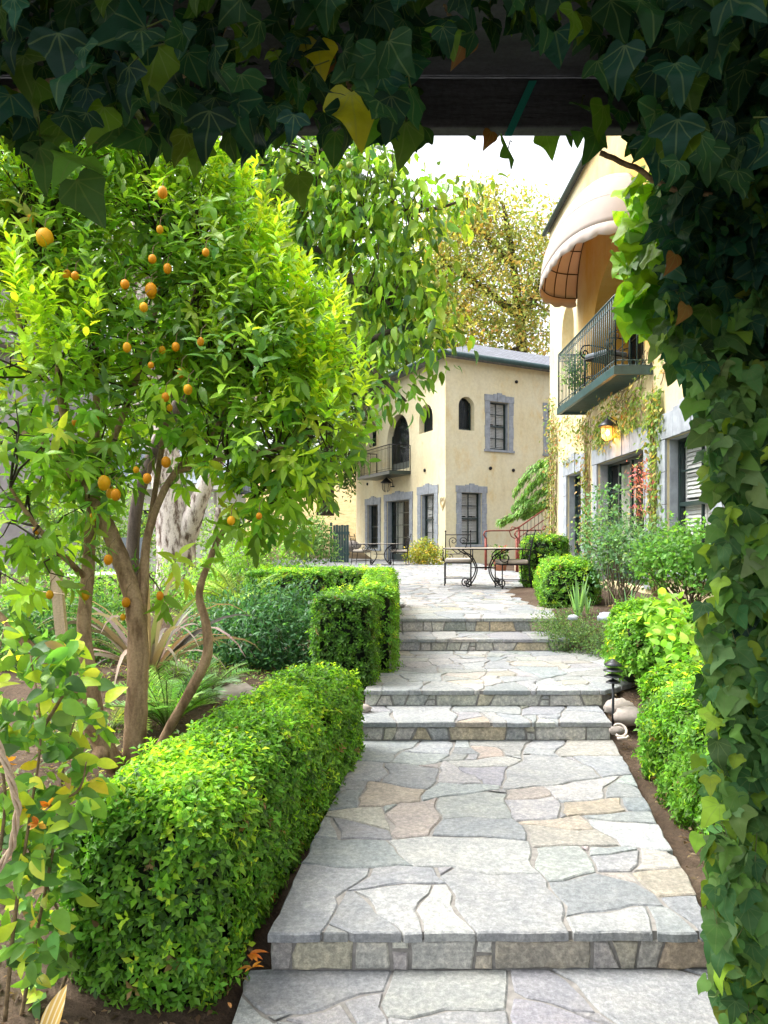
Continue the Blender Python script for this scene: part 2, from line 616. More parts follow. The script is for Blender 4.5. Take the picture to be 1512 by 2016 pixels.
class LF:
    """collects leaves for ONE foliage mesh"""

    def __init__(s):
        s.V, s.T, s.C, s.L, s.n = [], [], [], [], 0

    def add(s, pos, fwd, up, size, tmpl, col):
        V, T = tmpl
        N = len(pos)
        if N == 0:
            return
        fwd = unit(np.asarray(fwd, float))
        up = np.asarray(up, float)
        up = unit(up - fwd * np.sum(up * fwd, -1, keepdims=True) + 1e-6)
        side = np.cross(fwd, up)
        size = np.broadcast_to(np.asarray(size, float), (N,))[:, None, None]
        W = np.asarray(pos)[:, None, :] + size * (V[None, :, 0:1] * side[:, None, :] + V[None, :, 1:2] * fwd[:, None, :] + V[None, :, 2:3] * up[:, None, :])
        m = len(V)
        s.V.append(W.reshape(-1, 3))
        s.T.append((T[None] + (np.arange(N) * m)[:, None, None] + s.n).reshape(-1, 3))
        s.C.append(np.repeat(np.asarray(col, float), m, axis=0))
        s.L.append(np.tile(V, (N, 1)))
        s.n += N * m

    def add_mb(s, m, col):
        """fold stems collected in an MB into the same mesh"""
        if not m.v:
            return
        s.V.append(np.array(m.v, float))
        tr = []
        for f in m.f:
            for k in range(1, len(f) - 1):
                tr.append((f[0], f[k], f[k + 1]))
        s.T.append(np.array(tr, int) + s.n)
        s.C.append(np.tile(np.array(col, float), (len(m.v), 1)))
        s.L.append(np.full((len(m.v), 3), 5.0))
        s.n += len(m.v)

    def build(s, name, mat, parent=None, loc=None):
        org = np.array(origin_of(parent) if parent is not None else (loc or (0, 0, 0)))
        V = np.concatenate(s.V) - org
        T = np.concatenate(s.T)
        C = np.concatenate(s.C)
        me = bpy.data.meshes.new(name)
        me.vertices.add(len(V))
        me.vertices.foreach_set('co', V.astype(np.float32).ravel())
        me.loops.add(T.size)
        me.loops.foreach_set('vertex_index', T.astype(np.int32).ravel())
        me.polygons.add(len(T))
        me.polygons.foreach_set('loop_start', np.arange(0, T.size, 3, dtype=np.int32))
        me.polygons.foreach_set('loop_total', np.full(len(T), 3, dtype=np.int32))
        me.update(calc_edges=True)
        a = me.color_attributes.new('Col', 'FLOAT_COLOR', 'POINT')
        a.data.foreach_set('color', np.concatenate([C, np.ones((len(C), 1))], 1).astype(np.float32).ravel())
        b = me.attributes.new('lc', 'FLOAT_VECTOR', 'POINT')
        b.data.foreach_set('vector', np.concatenate(s.L).astype(np.float32).ravel())
        return link_mesh(name, me, mat, parent, True, loc)


GAIN = 2.35


def cols(n, pal, jit=.18, gain=None):
    """natural leaf to leaf colour variety: pal = [(rgb, weight)]"""
    p = np.array([w for _, w in pal], float)
    i = rng.choice(len(pal), n, p=p / p.sum())
    c = np.array([x for x, _ in pal])[i]
    g = GAIN if gain is None else gain
    return np.clip(c * g * (1 + rng.normal(0, jit, (n, 1))) * (1 + rng.normal(0, jit * .35, (n, 3))), .002, .95)


UP = np.array((0, 0, 1.0))


def shoots(lf, cen, axis, nl, length, size, tmpl, colf, spread=.9, droop=0., young=None, jit=.25):
    """leafy shoots: leaves set spirally along each axis"""
    N = len(cen)
    axis = unit(axis)
    ref = unit(np.cross(axis, rdir(N)))
    oth = np.cross(axis, ref)
    base = colf(N)
    for k in range(nl):
        t = (k + .5) / nl
        an = k * 2.4 + rng.normal(0, .3, N)
        out = ref * np.cos(an)[:, None] + oth * np.sin(an)[:, None]
        sp = spread * (1 - .55 * t)
        fwd = unit(axis * (1 - sp * .5) + out * sp + rng.normal(0, jit * .5, (N, 3)) - UP * droop)
        up = unit(axis * .8 + UP * .6 + rng.normal(0, jit, (N, 3)) - out * .2)
        c = base * (1 + rng.normal(0, .13, (N, 1)))
        if young is not None and t > .55:
            w = (t - .55) / .45 * rng.uniform(.3, 1, (N, 1))
            c = c * (1 - w) + np.array(young) * w
        pos = cen + axis * (length * t)[:, None] if hasattr(length, '__len__') else cen + axis * length * t
        lf.add(pos, fwd, up, size * rng.uniform(.75, 1.2, N) * (1 - .25 * t), tmpl, np.clip(c, .002, .95))


def in_blobs(blobs, n, shell=.5):
    """points in ellipsoids (x, y, Ydepth, radius m, weight), nearer the surface"""
    w = np.array([b[3] ** 2 * (b[4] if len(b) > 4 else 1) for b in blobs])
    i = rng.choice(len(blobs), n, p=w / w.sum())
    c = np.array([px(b[0], b[1], b[2]) for b in blobs])[i]
    r = np.array([b[3] for b in blobs])[i]
    d = rdir(n)
    q = r * rng.uniform(shell ** 3, 1, n) ** (1 / 3)
    return c + d * q[:, None] * np.array((1, .8, 1)), d, i


def keep(pos, test):
    """drop the points whose photograph pixel fails the test (gaps in a crown)"""
    X = pos[:, 0] / pos[:, 1] * F + CX
    Yp = HY - (pos[:, 2] - EYE) / pos[:, 1] * F
    return test(X, Yp)
# ------------------------------------------------------------------ ground
GY = [-10, 2.55, 2.85, 3.3, 5.3, 6.1, 8.0, 8.9, 12, 34.5, 40, 48, 62, 90, 160, 420]
GZ = [-.03, -.03, .03, .09, .11, .33, .36, .61, .64, .64, 2.2, 4.2, 7.0, 10, 16, 20]


def gz(x, y):
    z = float(np.interp(y, GY, GZ))
    if 8 < y < 34.4:          # under the terrace the soil stays just below the paving
        z = min(z, .645)
    if x < -.9:               # the garden bed left of the hedge lies a little higher
        z += .16 * min(1, (-.9 - x) / .7) * (1 if y < 7 else max(0, 1 - (y - 7) / 3))
    if 0 < y < 8.9:           # under the paving the soil is dug out
        l_ = float(np.interp(y, [2.5, 2.83, 5.5, 6, 8.75], [-.47, -.41, -.14, -.13, .14]))
        r_ = float(np.interp(y, [2.5, 2.83, 5.5, 6, 7, 8.1, 8.75], [1.3, 1.2, 1.6, 1.68, 2.6, 2.6, 1.95]))
        if l_ < x < r_:
            z -= .2
    if x > 1.6 and y > 5.6:
        z += .12 * min(1, (x - 1.6) / 1.0) * (1 if y < 12 else max(0, 1 - (y - 12) / 4))
    return z


xs = np.unique(np.concatenate([np.linspace(-260, -14, 24), np.arange(-14, 14, .22), np.linspace(14, 260, 24)]))
ys = np.unique(np.concatenate([np.linspace(-10, 2, 8), np.arange(2, 13, .16), np.linspace(13, 60, 60), np.linspace(60, 420, 24)]))
gb = MB()
gb.v = [(x, y, gz(x, y) + (.018 * math.sin(x * 7 + y * 3) * math.sin(y * 5.3 - x * 2) if y < 13 and not (-.6 < x < 2) else -.02 if y < 13 else 0)) for y in ys for x in xs]
nx = len(xs)
gb.f = [(j * nx + i, j * nx + i + 1, (j + 1) * nx + i + 1, (j + 1) * nx + i) for j in range(len(ys) - 1) for i in range(nx - 1)]
ground = gb.build('ground', M['soil'], smooth=True)
ground['kind'] = 'structure'

# ------------------------------------------------------------------ flagstone paving
S1 = [(.26, 2), (.14, 4), (.07, 3), (.015, 1.6)]
S2 = [(.26, 2), (.13, 4), (.06, 3), (.02, 1)]
STONES = [((.275, .287, .292), 4.5), ((.245, .260, .272), 2.8), ((.305, .314, .314), 3), ((.315, .303, .278), 1.2), ((.345, .312, .26), .6), ((.30, .272, .25), .4), ((.345, .345, .337), .8)]
RISERC = [((.42, .41, .38), 3), ((.35, .36, .35), 2), ((.45, .42, .34), 2.5), ((.46, .38, .28), 1.2), ((.50, .49, .46), 1)]


def clip(poly, n, d):
    """keep the side where p.n <= d"""
    out = []
    for i in range(len(poly)):
        a, b = poly[i], poly[(i + 1) % len(poly)]
        da, db = a[0] * n[0] + a[1] * n[1] - d, b[0] * n[0] + b[1] * n[1] - d
        if da <= 0:
            out.append(a)
        if da * db < 0:
            t = da / (da - db)
            out.append((a[0] + (b[0] - a[0]) * t, a[1] + (b[1] - a[1]) * t))
    return out


def inside(poly, x, y):
    c = False
    for i in range(len(poly)):
        (x1, y1), (x2, y2) = poly[i], poly[(i + 1) % len(poly)]
        if (y1 > y) != (y2 > y) and x < (x2 - x1) * (y - y1) / (y2 - y1) + x1:
            c = not c
    return c


def rough_edge(poly, step, amp):
    """subdivide the outline and shake it so that stones look split, not cut"""
    out = []
    n = len(poly)
    for i in range(n):
        a, b = poly[i], poly[(i + 1) % n]
        L = math.hypot(b[0] - a[0], b[1] - a[1])
        k = max(1, int(L / step))
        for j in range(k):
            t = j / k
            q = amp if j else amp * .5
            out.append((a[0] + (b[0] - a[0]) * t + random.gauss(0, q), a[1] + (b[1] - a[1]) * t + random.gauss(0, q)))
    return out


def stone(mb, poly, z, thick, col, mp, step=.06, amp=.004, tilt=.003, lip=.006, warp=None):
    if len(poly) < 3:
        return
    cx = sum(p[0] for p in poly) / len(poly)
    cy = sum(p[1] for p in poly) / len(poly)
    if area(poly) < .0006:
        return
    p = rough_edge(poly, step, amp)
    if warp is not None:
        p = [warp(*q) for q in p]
    tx, ty, dz = random.gauss(0, tilt), random.gauss(0, tilt), random.gauss(0, tilt * .4)
    n = len(p)

    def in_(q, e):
        L = math.hypot(q[0] - cx, q[1] - cy)
        return (cx + (q[0] - cx) * max(.2, 1 - e / max(L, e)), cy + (q[1] - cy) * max(.2, 1 - e / max(L, e)))
    top = []
    for q in p:
        i_ = in_(q, lip * 1.2)
        top.append((i_[0], i_[1], z + dz + tx * (i_[0] - cx) + ty * (i_[1] - cy)))
    mid = [(q[0], q[1], z - lip + dz + tx * (q[0] - cx) + ty * (q[1] - cy)) for q in p]
    low = [(q[0], q[1], z - thick) for q in p]
    V = [mp(*q) for q in top + mid + low + [(cx, cy, z + dz)]]
    f = []
    for i in range(n):
        k = (i + 1) % n
        f += [(i, 3 * n, k)[::-1] if False else (3 * n, i, k), (i + n, k + n, k, i), (i + 2 * n, k + 2 * n, k + n, i + n)]
    j = random.gauss(0, .07)
    c = tuple(max(.05, x * (1 + j + random.gauss(0, .02))) for x in col)
    mb.add(V, f, c)


def area(p):
    return abs(sum(p[i][0] * p[(i + 1) % len(p)][1] - p[(i + 1) % len(p)][0] * p[i][1] for i in range(len(p)))) / 2


def shatter(poly, sizes, out):
    """split a convex outline again and again, as a mason breaks slabs to fit"""
    A = area(poly)
    tgt = random.choices([s for s, _ in sizes], [w for _, w in sizes])[0] * random.uniform(.75, 1.3)
    xs_, ys_ = [p[0] for p in poly], [p[1] for p in poly]
    w, h = max(xs_) - min(xs_), max(ys_) - min(ys_)
    if A < tgt and max(w, h) < 2.7 * min(w, h) + .1 or A < .004:
        out.append(poly)
        return
    ang = (0 if w > h else math.pi / 2) + random.choice([random.gauss(0, .16), random.gauss(0, .30)])
    n = (math.cos(ang), math.sin(ang))
    t = random.uniform(.3, .7) if A > .02 else .5
    pr = [p[0] * n[0] + p[1] * n[1] for p in poly]
    d = min(pr) + (max(pr) - min(pr)) * t
    q1, q2 = clip(poly, n, d), clip(poly, (-n[0], -n[1]), -d)
    for q in (q1, q2):
        if len(q) >= 3:
            shatter(q, sizes, out)


def shrink(poly, g):
    s = sum(poly[i][0] * poly[(i + 1) % len(poly)][1] - poly[(i + 1) % len(poly)][0] * poly[i][1] for i in range(len(poly)))
    q = list(poly)
    for i in range(len(poly)):
        (x1, y1), (x2, y2) = poly[i], poly[(i + 1) % len(poly)]
        L = math.hypot(x2 - x1, y2 - y1)
        if L < 1e-6:
            continue
        n = ((y2 - y1) / L, -(x2 - x1) / L) if s > 0 else (-(y2 - y1) / L, (x2 - x1) / L)
        q = clip(q, n, x1 * n[0] + y1 * n[1] - g * random.uniform(.5, 1.5))
        if len(q) < 3:
            return []
    return q


def nip(poly):
    """knock off a corner now and then; the chip becomes a small stone of its own"""
    if len(poly) < 4 or random.random() > .38 or area(poly) < .03:
        return [poly]
    i = random.randrange(len(poly))
    p, a, b_ = poly[i], poly[i - 1], poly[(i + 1) % len(poly)]
    t1, t2 = random.uniform(.15, .4), random.uniform(.15, .4)
    u = (p[0] + (a[0] - p[0]) * t1, p[1] + (a[1] - p[1]) * t1)
    v = (p[0] + (b_[0] - p[0]) * t2, p[1] + (b_[1] - p[1]) * t2)
    big = poly[:i] + [u, v] + poly[i + 1:]
    return [big, [u, p, v]]


def paving(mb, poly, z, sizes, gap=.0065, thick=.035, keep_in=None, pal=STONES, mp=lambda x, y, z: (x, y, z), step=.07, amp=.0045, tilt=.003):
    out = []
    shatter(poly, sizes, out)
    y0, y1 = min(p[1] for p in poly), max(p[1] for p in poly)

    def warp(x, y):
        k = min(1, max(0, (y - y0 - .01) / .16)) * min(1, max(0, (y1 - y) / .16))
        cut = [p[0] + (q[0] - p[0]) * (y - p[1]) / (q[1] - p[1]) for p, q in zip(poly, poly[1:] + poly[:1]) if (p[1] > y) != (q[1] > y)]
        if len(cut) >= 2:
            k *= min(1, max(0, (min(x - min(cut), max(cut) - x)) / .14))
        return (x + k * (.022 * math.sin(y * 9 + x * 4 + y0) + .012 * math.sin(y * 23 - x * 7)), y + k * (.022 * math.sin(x * 8 - y * 3 + 1 + y0) + .012 * math.sin(x * 21 + y * 6)))
    for q0 in out:
        for cell in nip(q0):
            cx = sum(p[0] for p in cell) / len(cell)
            cy = sum(p[1] for p in cell) / len(cell)
            if keep_in and not inside(keep_in, cx, cy):
                continue
            cell = shrink(cell, gap)
            if len(cell) < 3:
                continue
            c = random.choices([p[0] for p in pal], [p[1] for p in pal])[0]
            stone(mb, cell, z, thick, c, mp, step, amp, tilt, warp=warp)


def slab(mb, poly, z0, z1, col=(.3, .3, .3)):
    n = len(poly)
    mb.add([(x, y, z0) for x, y in poly] + [(x, y, z1) for x, y in poly],
           [tuple(range(n - 1, -1, -1)), tuple(range(n, 2 * n))] + [(i, (i + 1) % n, (i + 1) % n + n, i + n) for i in range(n)], col)


def inset(poly, e):
    cx = sum(p[0] for p in poly) / len(poly)
    cy = sum(p[1] for p in poly) / len(poly)
    return [(x - e * (1 if x > cx else -1), y - e * (1 if y > cy else -1)) for x, y in poly]


def riser(mb, x0, x1, y0, y1, z0, z1):
    """a row of stone blocks facing the camera; edges x0,y0 .. x1,y1"""
    L = math.hypot(x1 - x0, y1 - y0)
    dx, dy = (x1 - x0) / L, (y1 - y0) / L

    def mp(u, v, w):
        return (x0 + dx * u + dy * w, y0 + dy * u - dx * w, v)
    u, sl = 0.0, 0.0
    H = z1 - z0
    while u < L - .02:
        w = random.choice([.10, .14, .18, .24, .32, .40])
        w = min(w * random.uniform(.85, 1.15), L - u)
        if L - u - w < .09:
            w = L - u
        s2 = random.uniform(-.025, .025) if u + w < L - .01 else 0
        g = .007
        c = random.choices([p[0] for p in RISERC], [p[1] for p in RISERC])[0]
        if w > .2 and random.random() < .22:
            m = H * random.uniform(.35, .65)
            t = .07
            stone(mb, [(u + g - sl, z0), (u + t - g, z0), (u + t - g, z0 + m - g), (u + g, z0 + m - g)], 0, .03, c, mp, .04, .003, .004)
            c2 = random.choices([p[0] for p in RISERC], [p[1] for p in RISERC])[0]
            stone(mb, [(u + g, z0 + m + g), (u + t - g, z0 + m + g), (u + t - g, z1 - .004), (u + g + sl, z1 - .004)], 0, .03, c2, mp, .04, .003, .004)
            stone(mb, [(u + t + g, z0), (u + w - g - s2, z0), (u + w - g + s2, z1 - .004), (u + t + g, z1 - .004)], 0, .03, c, mp, .05, .003, .006)
        else:
            stone(mb, [(u + g - sl, z0), (u + w - g - s2, z0), (u + w - g + s2, z1 - .004), (u + g + sl, z1 - .004)], 0, .03, c, mp, .05, .004, .006)
        u += w
        sl = s2


random.seed(23)
PATHS = [
    # name, polygon (front edge first), top z, radii, depth of the base, riser below the front edge
    ('path', [(-.50, -1.2), (1.35, -1.2), (1.35, 2.845), (-.505, 2.835)], 0.0, S1, .10, None),
    ('path', [(-.436, 2.80), (1.235, 2.81), (1.66, 5.50), (-.165, 5.50)], .147, S1, .16, 0),
    ('path_step', [(-.185, 5.455), (1.645, 5.465), (1.70, 6.01), (-.165, 6.01)], .282, S1, .16, 1),
    ('path', [(-.165, 5.965), (1.735, 5.97), (2.75, 6.9), (2.75, 8.13), (.095, 8.13)], .410, S1, .16, 1),
    ('path_step', [(.06, 8.05), (1.98, 8.06), (2.02, 8.74), (.115, 8.74)], .536, S1, .16, 1),
]
for k, (nm, poly, z, radii, dep, rs) in enumerate(PATHS):
    st = MB()
    paving(st, poly, z, radii, thick=.036 if rs is not None else .03)
    o = st.build(nm, M['flag'])
    o['kind'] = 'structure'
    mo = MB()
    slab(mo, inset(poly, .03 if rs is not None else .004), z - dep, z - .009)
    mo.build('mortar_bed', M['mortar'], o)
    if rs is not None:
        rb = MB()
        a, b = poly[0], poly[1]
        riser(rb, a[0] + .012, b[0] - .012, a[1] + .02, b[1] + .02, PATHS[k - 1][2] + .002, z - .036)
        rb.build('riser_stones', M['riser'], o)

TERR = [(.12, 8.70), (1.99, 8.71), (2.12, 9.6), (2.2, 10.4), (2.55, 12.5), (2.7, 14.0), (4.02, 14.6), (4.02, 19), (3.3, 22.5), (3.6, 29.0), (-.9, 34.2), (-4.6, 34.2), (-4.2, 22), (-2.0, 12.2), (-.5, 11.2), (.28, 10.6)]
st = MB()
paving(st, [(.125, 8.70), (1.985, 8.71), (2.14, 9.72), (.2, 9.7)], .687, S1, thick=.036)
paving(st, [(-4.7, 9.715), (4.05, 9.735), (4.05, 34.3), (-4.7, 34.3)], .687, S2, gap=.021, keep_in=TERR, pal=[(tuple(x * .98 for x in c_), w_) for c_, w_ in STONES], step=.14, amp=.008)
o = st.build('terrace', M['flag'])
o['kind'] = 'structure'
mo = MB()
slab(mo, inset(TERR, .03), .50, .678)
mo.build('mortar_bed', M['mortar'], o)
rb = MB()
riser(rb, .137, 1.97, 8.722, 8.732, .538, .651)
rb.build('riser_stones', M['riser'], o)


# ------------------------------------------------------------------ walls with openings
class Wall:
    def __init__(s, P, d, n):
        s.P, s.d, s.n = Vector(P), Vector(d).normalized(), Vector(n).normalized()

    def pt(s, u, v, w):
        q = s.P + s.d * u + s.n * w
        return Vector((q.x, q.y, v))

    def uv(s, x, y):
        k = (x - CX) / F
        u = (k * s.P.y - s.P.x) / (s.d.x - k * s.d.y)
        q = s.P + s.d * u
        return u, EYE - (y - HY) / F * q.y


def facade(mb, w, u0, u1, v0, v1, ops, depth):
    us = sorted({u0, u1, *[o[0] for o in ops], *[o[1] for o in ops]})
    vs = sorted({v0, v1, *[o[2] for o in ops], *[o[3] for o in ops]})
    for i in range(len(us) - 1):
        for j in range(len(vs) - 1):
            a, b, c, d = us[i], us[i + 1], vs[j], vs[j + 1]
            mu, mv = (a + b) / 2, (c + d) / 2
            if any(o[0] < mu < o[1] and o[2] < mv < o[3] for o in ops):
                continue
            mb.add([w.pt(a, c, 0), w.pt(b, c, 0), w.pt(b, d, 0), w.pt(a, d, 0)], [(0, 1, 2, 3)])
    for ua, ub, va, vb, arch in ops:
        r = (ub - ua) / 2
        um = (ua + ub) / 2
        if arch:
            sp = vb - r
            arc = [(um - r * math.cos(math.pi * k / 20), sp + r * math.sin(math.pi * k / 20)) for k in range(21)]
            for h, cor in ((arc[:11], (ua, vb)), (arc[10:], (ub, vb))):
                for k in range(len(h) - 1):
                    mb.add([w.pt(*cor, 0), w.pt(*h[k], 0), w.pt(*h[k + 1], 0)], [(0, 1, 2)])
            outline = [(ub, va), (ua, va)] + arc
        else:
            outline = [(ub, va), (ua, va), (ua, vb), (ub, vb)]
        n = len(outline)
        V = [w.pt(*p, 0) for p in outline] + [w.pt(*p, -depth) for p in outline]
        mb.add(V, [(k, (k + 1) % n, (k + 1) % n + n, k + n) for k in range(n)])


def window(w, par, op, depth, surround=.24, cols_=2, rows=4, shutters=True, keystone=True, sill=True, door=False, name='window', curtains=False):
    """stone surround, dark sash with bars, panes, louvred shutters inside"""
    ua, ub, va, vb, arch = op
    fr = MB()                                   # the sash and its bars
    t = .055
    W = -depth + .06
    fr.wbox(w, ua + .004, ua + t, va + .004, vb - .004, -depth, W)
    fr.wbox(w, ub - t, ub - .004, va + .004, vb - .004, -depth, W)
    if not arch:
        fr.wbox(w, ua + t, ub - t, vb - t, vb - .004, -depth, W)
    fr.wbox(w, ua + t, ub - t, va + .004, va + (t * 1.4 if not door else .32), -depth, W)
    if not door and not arch:
        m = (va + vb) / 2
        fr.wbox(w, ua + t, ub - t, m - .03, m + .03, -depth, W - .004)
    for k in range(1, cols_):
        u = ua + (ub - ua) * k / cols_
        h = .045 if (door and k == cols_ // 2) else .014
        fr.wbox(w, u - h, u + h, va + .1, vb - t, -depth + .01, W - .012)
    for k in range(1, rows):
        v = va + (vb - va) * k / rows
        if not door and rows % 2 == 0 and k == rows // 2:
            continue
        fr.wbox(w, ua + t, ub - t, v - .012, v + .012, -depth + .012, W - .016)
    win = fr.build(name, M['darkframe'], par)
    g = MB()
    g.wbox(w, ua + .03, ub - .03, va + .03, vb - .03, -depth + .022, -depth + .028)
    g.build('pane', M['glass'], win)
    bk = MB()  # near-black panel painted as the shade of the unlit room
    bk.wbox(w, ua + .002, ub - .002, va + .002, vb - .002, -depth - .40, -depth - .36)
    bk.build('dark_backing', M['dark'], win)
    if shutters:
        sh = MB()
        um = (ua + ub) / 2
        for (a, b) in ((ua + .03, um - .008), (um + .008, ub - .03)):
            sh.wbox(w, a, a + .05, va + .05, vb - .05, -depth - .06, -depth - .03)
            sh.wbox(w, b - .05, b, va + .05, vb - .05, -depth - .06, -depth - .03)
            for (c, d) in ((va + .05, va + .13), ((va + vb) / 2 - .05, (va + vb) / 2 + .05), (vb - .13, vb - .05)):
                sh.wbox(w, a + .05, b - .05, c, d, -depth - .06, -depth - .03)
            v = va + .15
            while v < vb - .15:
                if abs(v - (va + vb) / 2) > .07:
                    sh.hexa([w.pt(*q) for q in ((a + .05, v, -depth - .035), (b - .05, v, -depth - .035), (b - .05, v + .008, -depth - .03), (a + .05, v + .008, -depth - .03),
                                                (a + .05, v + .044, -depth - .056), (b - .05, v + .044, -depth - .056), (b - .05, v + .052, -depth - .05), (a + .05, v + .052, -depth - .05))])
                v += .058
        sh.build('shutter', M['white'], win)
    if curtains:
        cu = MB()
        for (a, b) in ((ua + .06, ua + (ub - ua) * .36), (ub - (ub - ua) * .3, ub - .06)):
            n = 26
            V = []
            for k in range(n + 1):
                u = a + (b - a) * k / n
                q = -depth - .14 + .03 * math.sin(k * 1.9)
                V += [w.pt(u, va + .05, q), w.pt(u, vb - .06, q)]
            cu.add(V, [(2 * k, 2 * k + 2, 2 * k + 3, 2 * k + 1) for k in range(n)])
        cu.build('curtain', M['curtain'], win)
    if surround:
        s = MB()
        s_ = surround
        nb = max(2, round((vb - va) / .42))
        for k in range(nb):
            a, b = va + (vb - va) * k / nb + .003, va + (vb - va) * (k + 1) / nb - .003
            e = .02 if k % 2 else 0
            s.wbox(w, ua - s_ - e, ua - .002, a, b, -.03, .035)
            s.wbox(w, ub + .002, ub + s_ + e, a, b, -.03, .035)
        L = ub - ua + 2 * s_ + .08
        cuts = [0, .30, .42, .58, .70, 1] if L > 1.4 else [0, .36, .64, 1]
        for k in range(len(cuts) - 1):
            a, b = ua - s_ - .04 + L * cuts[k] + .003, ua - s_ - .04 + L * cuts[k + 1] - .003
            key = keystone and k == (len(cuts) - 1) // 2
            mid = keystone and len(cuts) == 6 and k in (1, 3)
            s.wbox(w, a, b, vb + .002, vb + s_ * 1.15 + (.09 if key else .04 if mid else 0), -.03, .055 if key else .042)
        if sill:
            s.wbox(w, ua - s_ - .05, ub + s_ + .05, va - .09, va - .002, -.03, .07)
        # the recess is lined with the same stone
        for (a, b) in ((ua + .001, ua + .012), (ub - .012, ub - .001)):
            s.wbox(w, a, b, va + .001, vb - .014, -depth + .062, -.032)
        s.wbox(w, ua + .001, ub - .001, vb - .013, vb - .001, -depth + .062, -.032)
        s.build('stone_surround', M['bluestone'], win, bevel=.008)
    return win


def railing(par, pts, z0, z1, step=.115, name='railing', mat='teal', scroll=True):
    """bars between a bottom and a top rail along the plan polyline pts"""
    r = MB()
    for i in range(len(pts) - 1):
        a, b = Vector((*pts[i], 0)), Vector((*pts[i + 1], 0))
        for z, q in ((z1, .018), (z1 - .13, .008), (z0 + .10, .008), (z0 + .02, .012)):
            r.tube([a + Vector((0, 0, z)), b + Vector((0, 0, z))], q, 6)
        L = (b - a).length
        n = max(1, round(L / step))
        for k in range(n + 1):
            p = a.lerp(b, k / n)
            r.tube([p + Vector((0, 0, z0)), p + Vector((0, 0, z1))], .014 if k in (0, n) else .0085, 5)
            if scroll and k < n:
                m = a.lerp(b, (k + .5) / n)
                d = (b - a).normalized()
                for zc, sg in ((z1 - .065, 1), (z0 + .06, -1)):
                    ring = [m + Vector((0, 0, zc)) + d * (.042 * math.cos(t)) + Vector((0, 0, .045 * math.sin(t))) for t in np.linspace(0, 2 * math.pi, 10)]
                    r.tube(ring, .0055, 4, cap=False)
    return r.build(name, M[mat], par, smooth=True)


# ------------------------------------------------------------------ the near house on the right
WX = 4.05
near = thing('house', 'near yellow stucco house on the right with a scalloped awning over its balcony', 'house', (WX, 12, .6))
NW = Wall((WX, 18.6, 0), (0, -1, 0), (-1, 0, 0))


def nu(Y):
    return 18.6 - Y


n_ops = [
    (nu(16.8), nu(15.55), 1.20, 2.98, False),      # left window
    (nu(14.4), nu(11.8), .82, 3.0, False),         # french doors
    (nu(10.9), nu(9.35), 1.15, 3.02, False),       # right window
    (nu(17.35), nu(16.25), 5.45, 6.75, True),      # arched niche
    (nu(14.9), nu(11.9), 4.22, 6.62, True),        # balcony arch
]
wb = MB()
facade(wb, NW, 0, 13.6, .3, 9.12, n_ops, .23)
A_, B_ = NW.pt(0, .3, 0), NW.pt(13.6, .3, 0)
wb.add([(WX, 18.6, .3), (13, 18.6, .3), (13, 18.6, 9.12), (WX, 18.6, 9.12)], [(0, 1, 2, 3)])
wb.add([(WX, 5.0, .3), (13, 5.0, .3), (13, 5.0, 9.12), (WX, 5.0, 9.12)], [(3, 2, 1, 0)])
wb.add([(13, 5.0, .3), (13, 18.6, .3), (13, 18.6, 9.12), (13, 5.0, 9.12)], [(3, 2, 1, 0)])
# deep linings of the two arches
for o_, dd in ((n_ops[3], .40), (n_ops[4], .75)):
    ua, ub, va, vb, _ = o_
    r, um = (ub - ua) / 2, (ua + ub) / 2
    arc = [(ub, va), (ua, va)] + [(um - r * math.cos(math.pi * k / 20), vb - r + r * math.sin(math.pi * k / 20)) for k in range(21)]
    n = len(arc)
    wb.add([NW.pt(*p, -.23) for p in arc] + [NW.pt(*p, -dd) for p in arc], [(k, (k + 1) % n, (k + 1) % n + n, k + n) for k in range(n)])
    if o_ is n_ops[3]:
        wb.add([NW.pt(*p, -dd) for p in arc], [tuple(range(n))])
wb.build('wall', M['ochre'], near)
window(NW, near, n_ops[0], .22, .30, 2, 4, shutters=False, curtains=True)
window(NW, near, n_ops[1], .24, .30, 4, 4, shutters=False, door=True, name='french_door', curtains=True, sill=False)
window(NW, near, n_ops[2], .22, .32, 2, 4)
bd = window(NW, near, (nu(14.88), nu(11.92), 4.23, 6.60, True), .78, 0, 4, 4, shutters=False, door=True, name='balcony_door')
rf = MB()
rf.hexa([(WX - .10, 4.6, 9.13), (13.4, 4.6, 9.13), (13.4, 18.75, 9.13), (WX - .10, 18.75, 9.13), (8.4, 8, 11.6), (8.8, 8, 11.6), (8.8, 15.5, 11.6), (8.4, 15.5, 11.6)])
roof = rf.build('roof', M['roof'], near)
gt = MB()
gt.tube([(WX - .10, 4.6, 9.10), (WX - .10, 18.8, 9.10)], .06, 8)
gt.build('gutter', M['darkframe'], roof, smooth=True)
# balcony
bl = MB()
for y in np.arange(11.55, 15.2, .085):
    bl.box(3.52, WX - .003, y, y + .03, 4.12, 4.165)
bl.box(3.46, 3.52, 11.46, 15.26, 4.07, 4.20)
bl.box(3.52, WX - .003, 11.46, 11.52, 4.07, 4.20)
bl.box(3.52, WX - .003, 15.20, 15.26, 4.07, 4.20)
balc = bl.build('balcony', M['teal'], near)
railing(balc, [(WX - .02, 15.23), (3.49, 15.23), (3.49, 11.49), (WX - .02, 11.49)], 4.19, 5.27)

# awning: quarter-round canopy over the balcony arch
AY, AL, AP, AZ, AH = 14.0, 1.98, 1.02, 6.64, 1.20


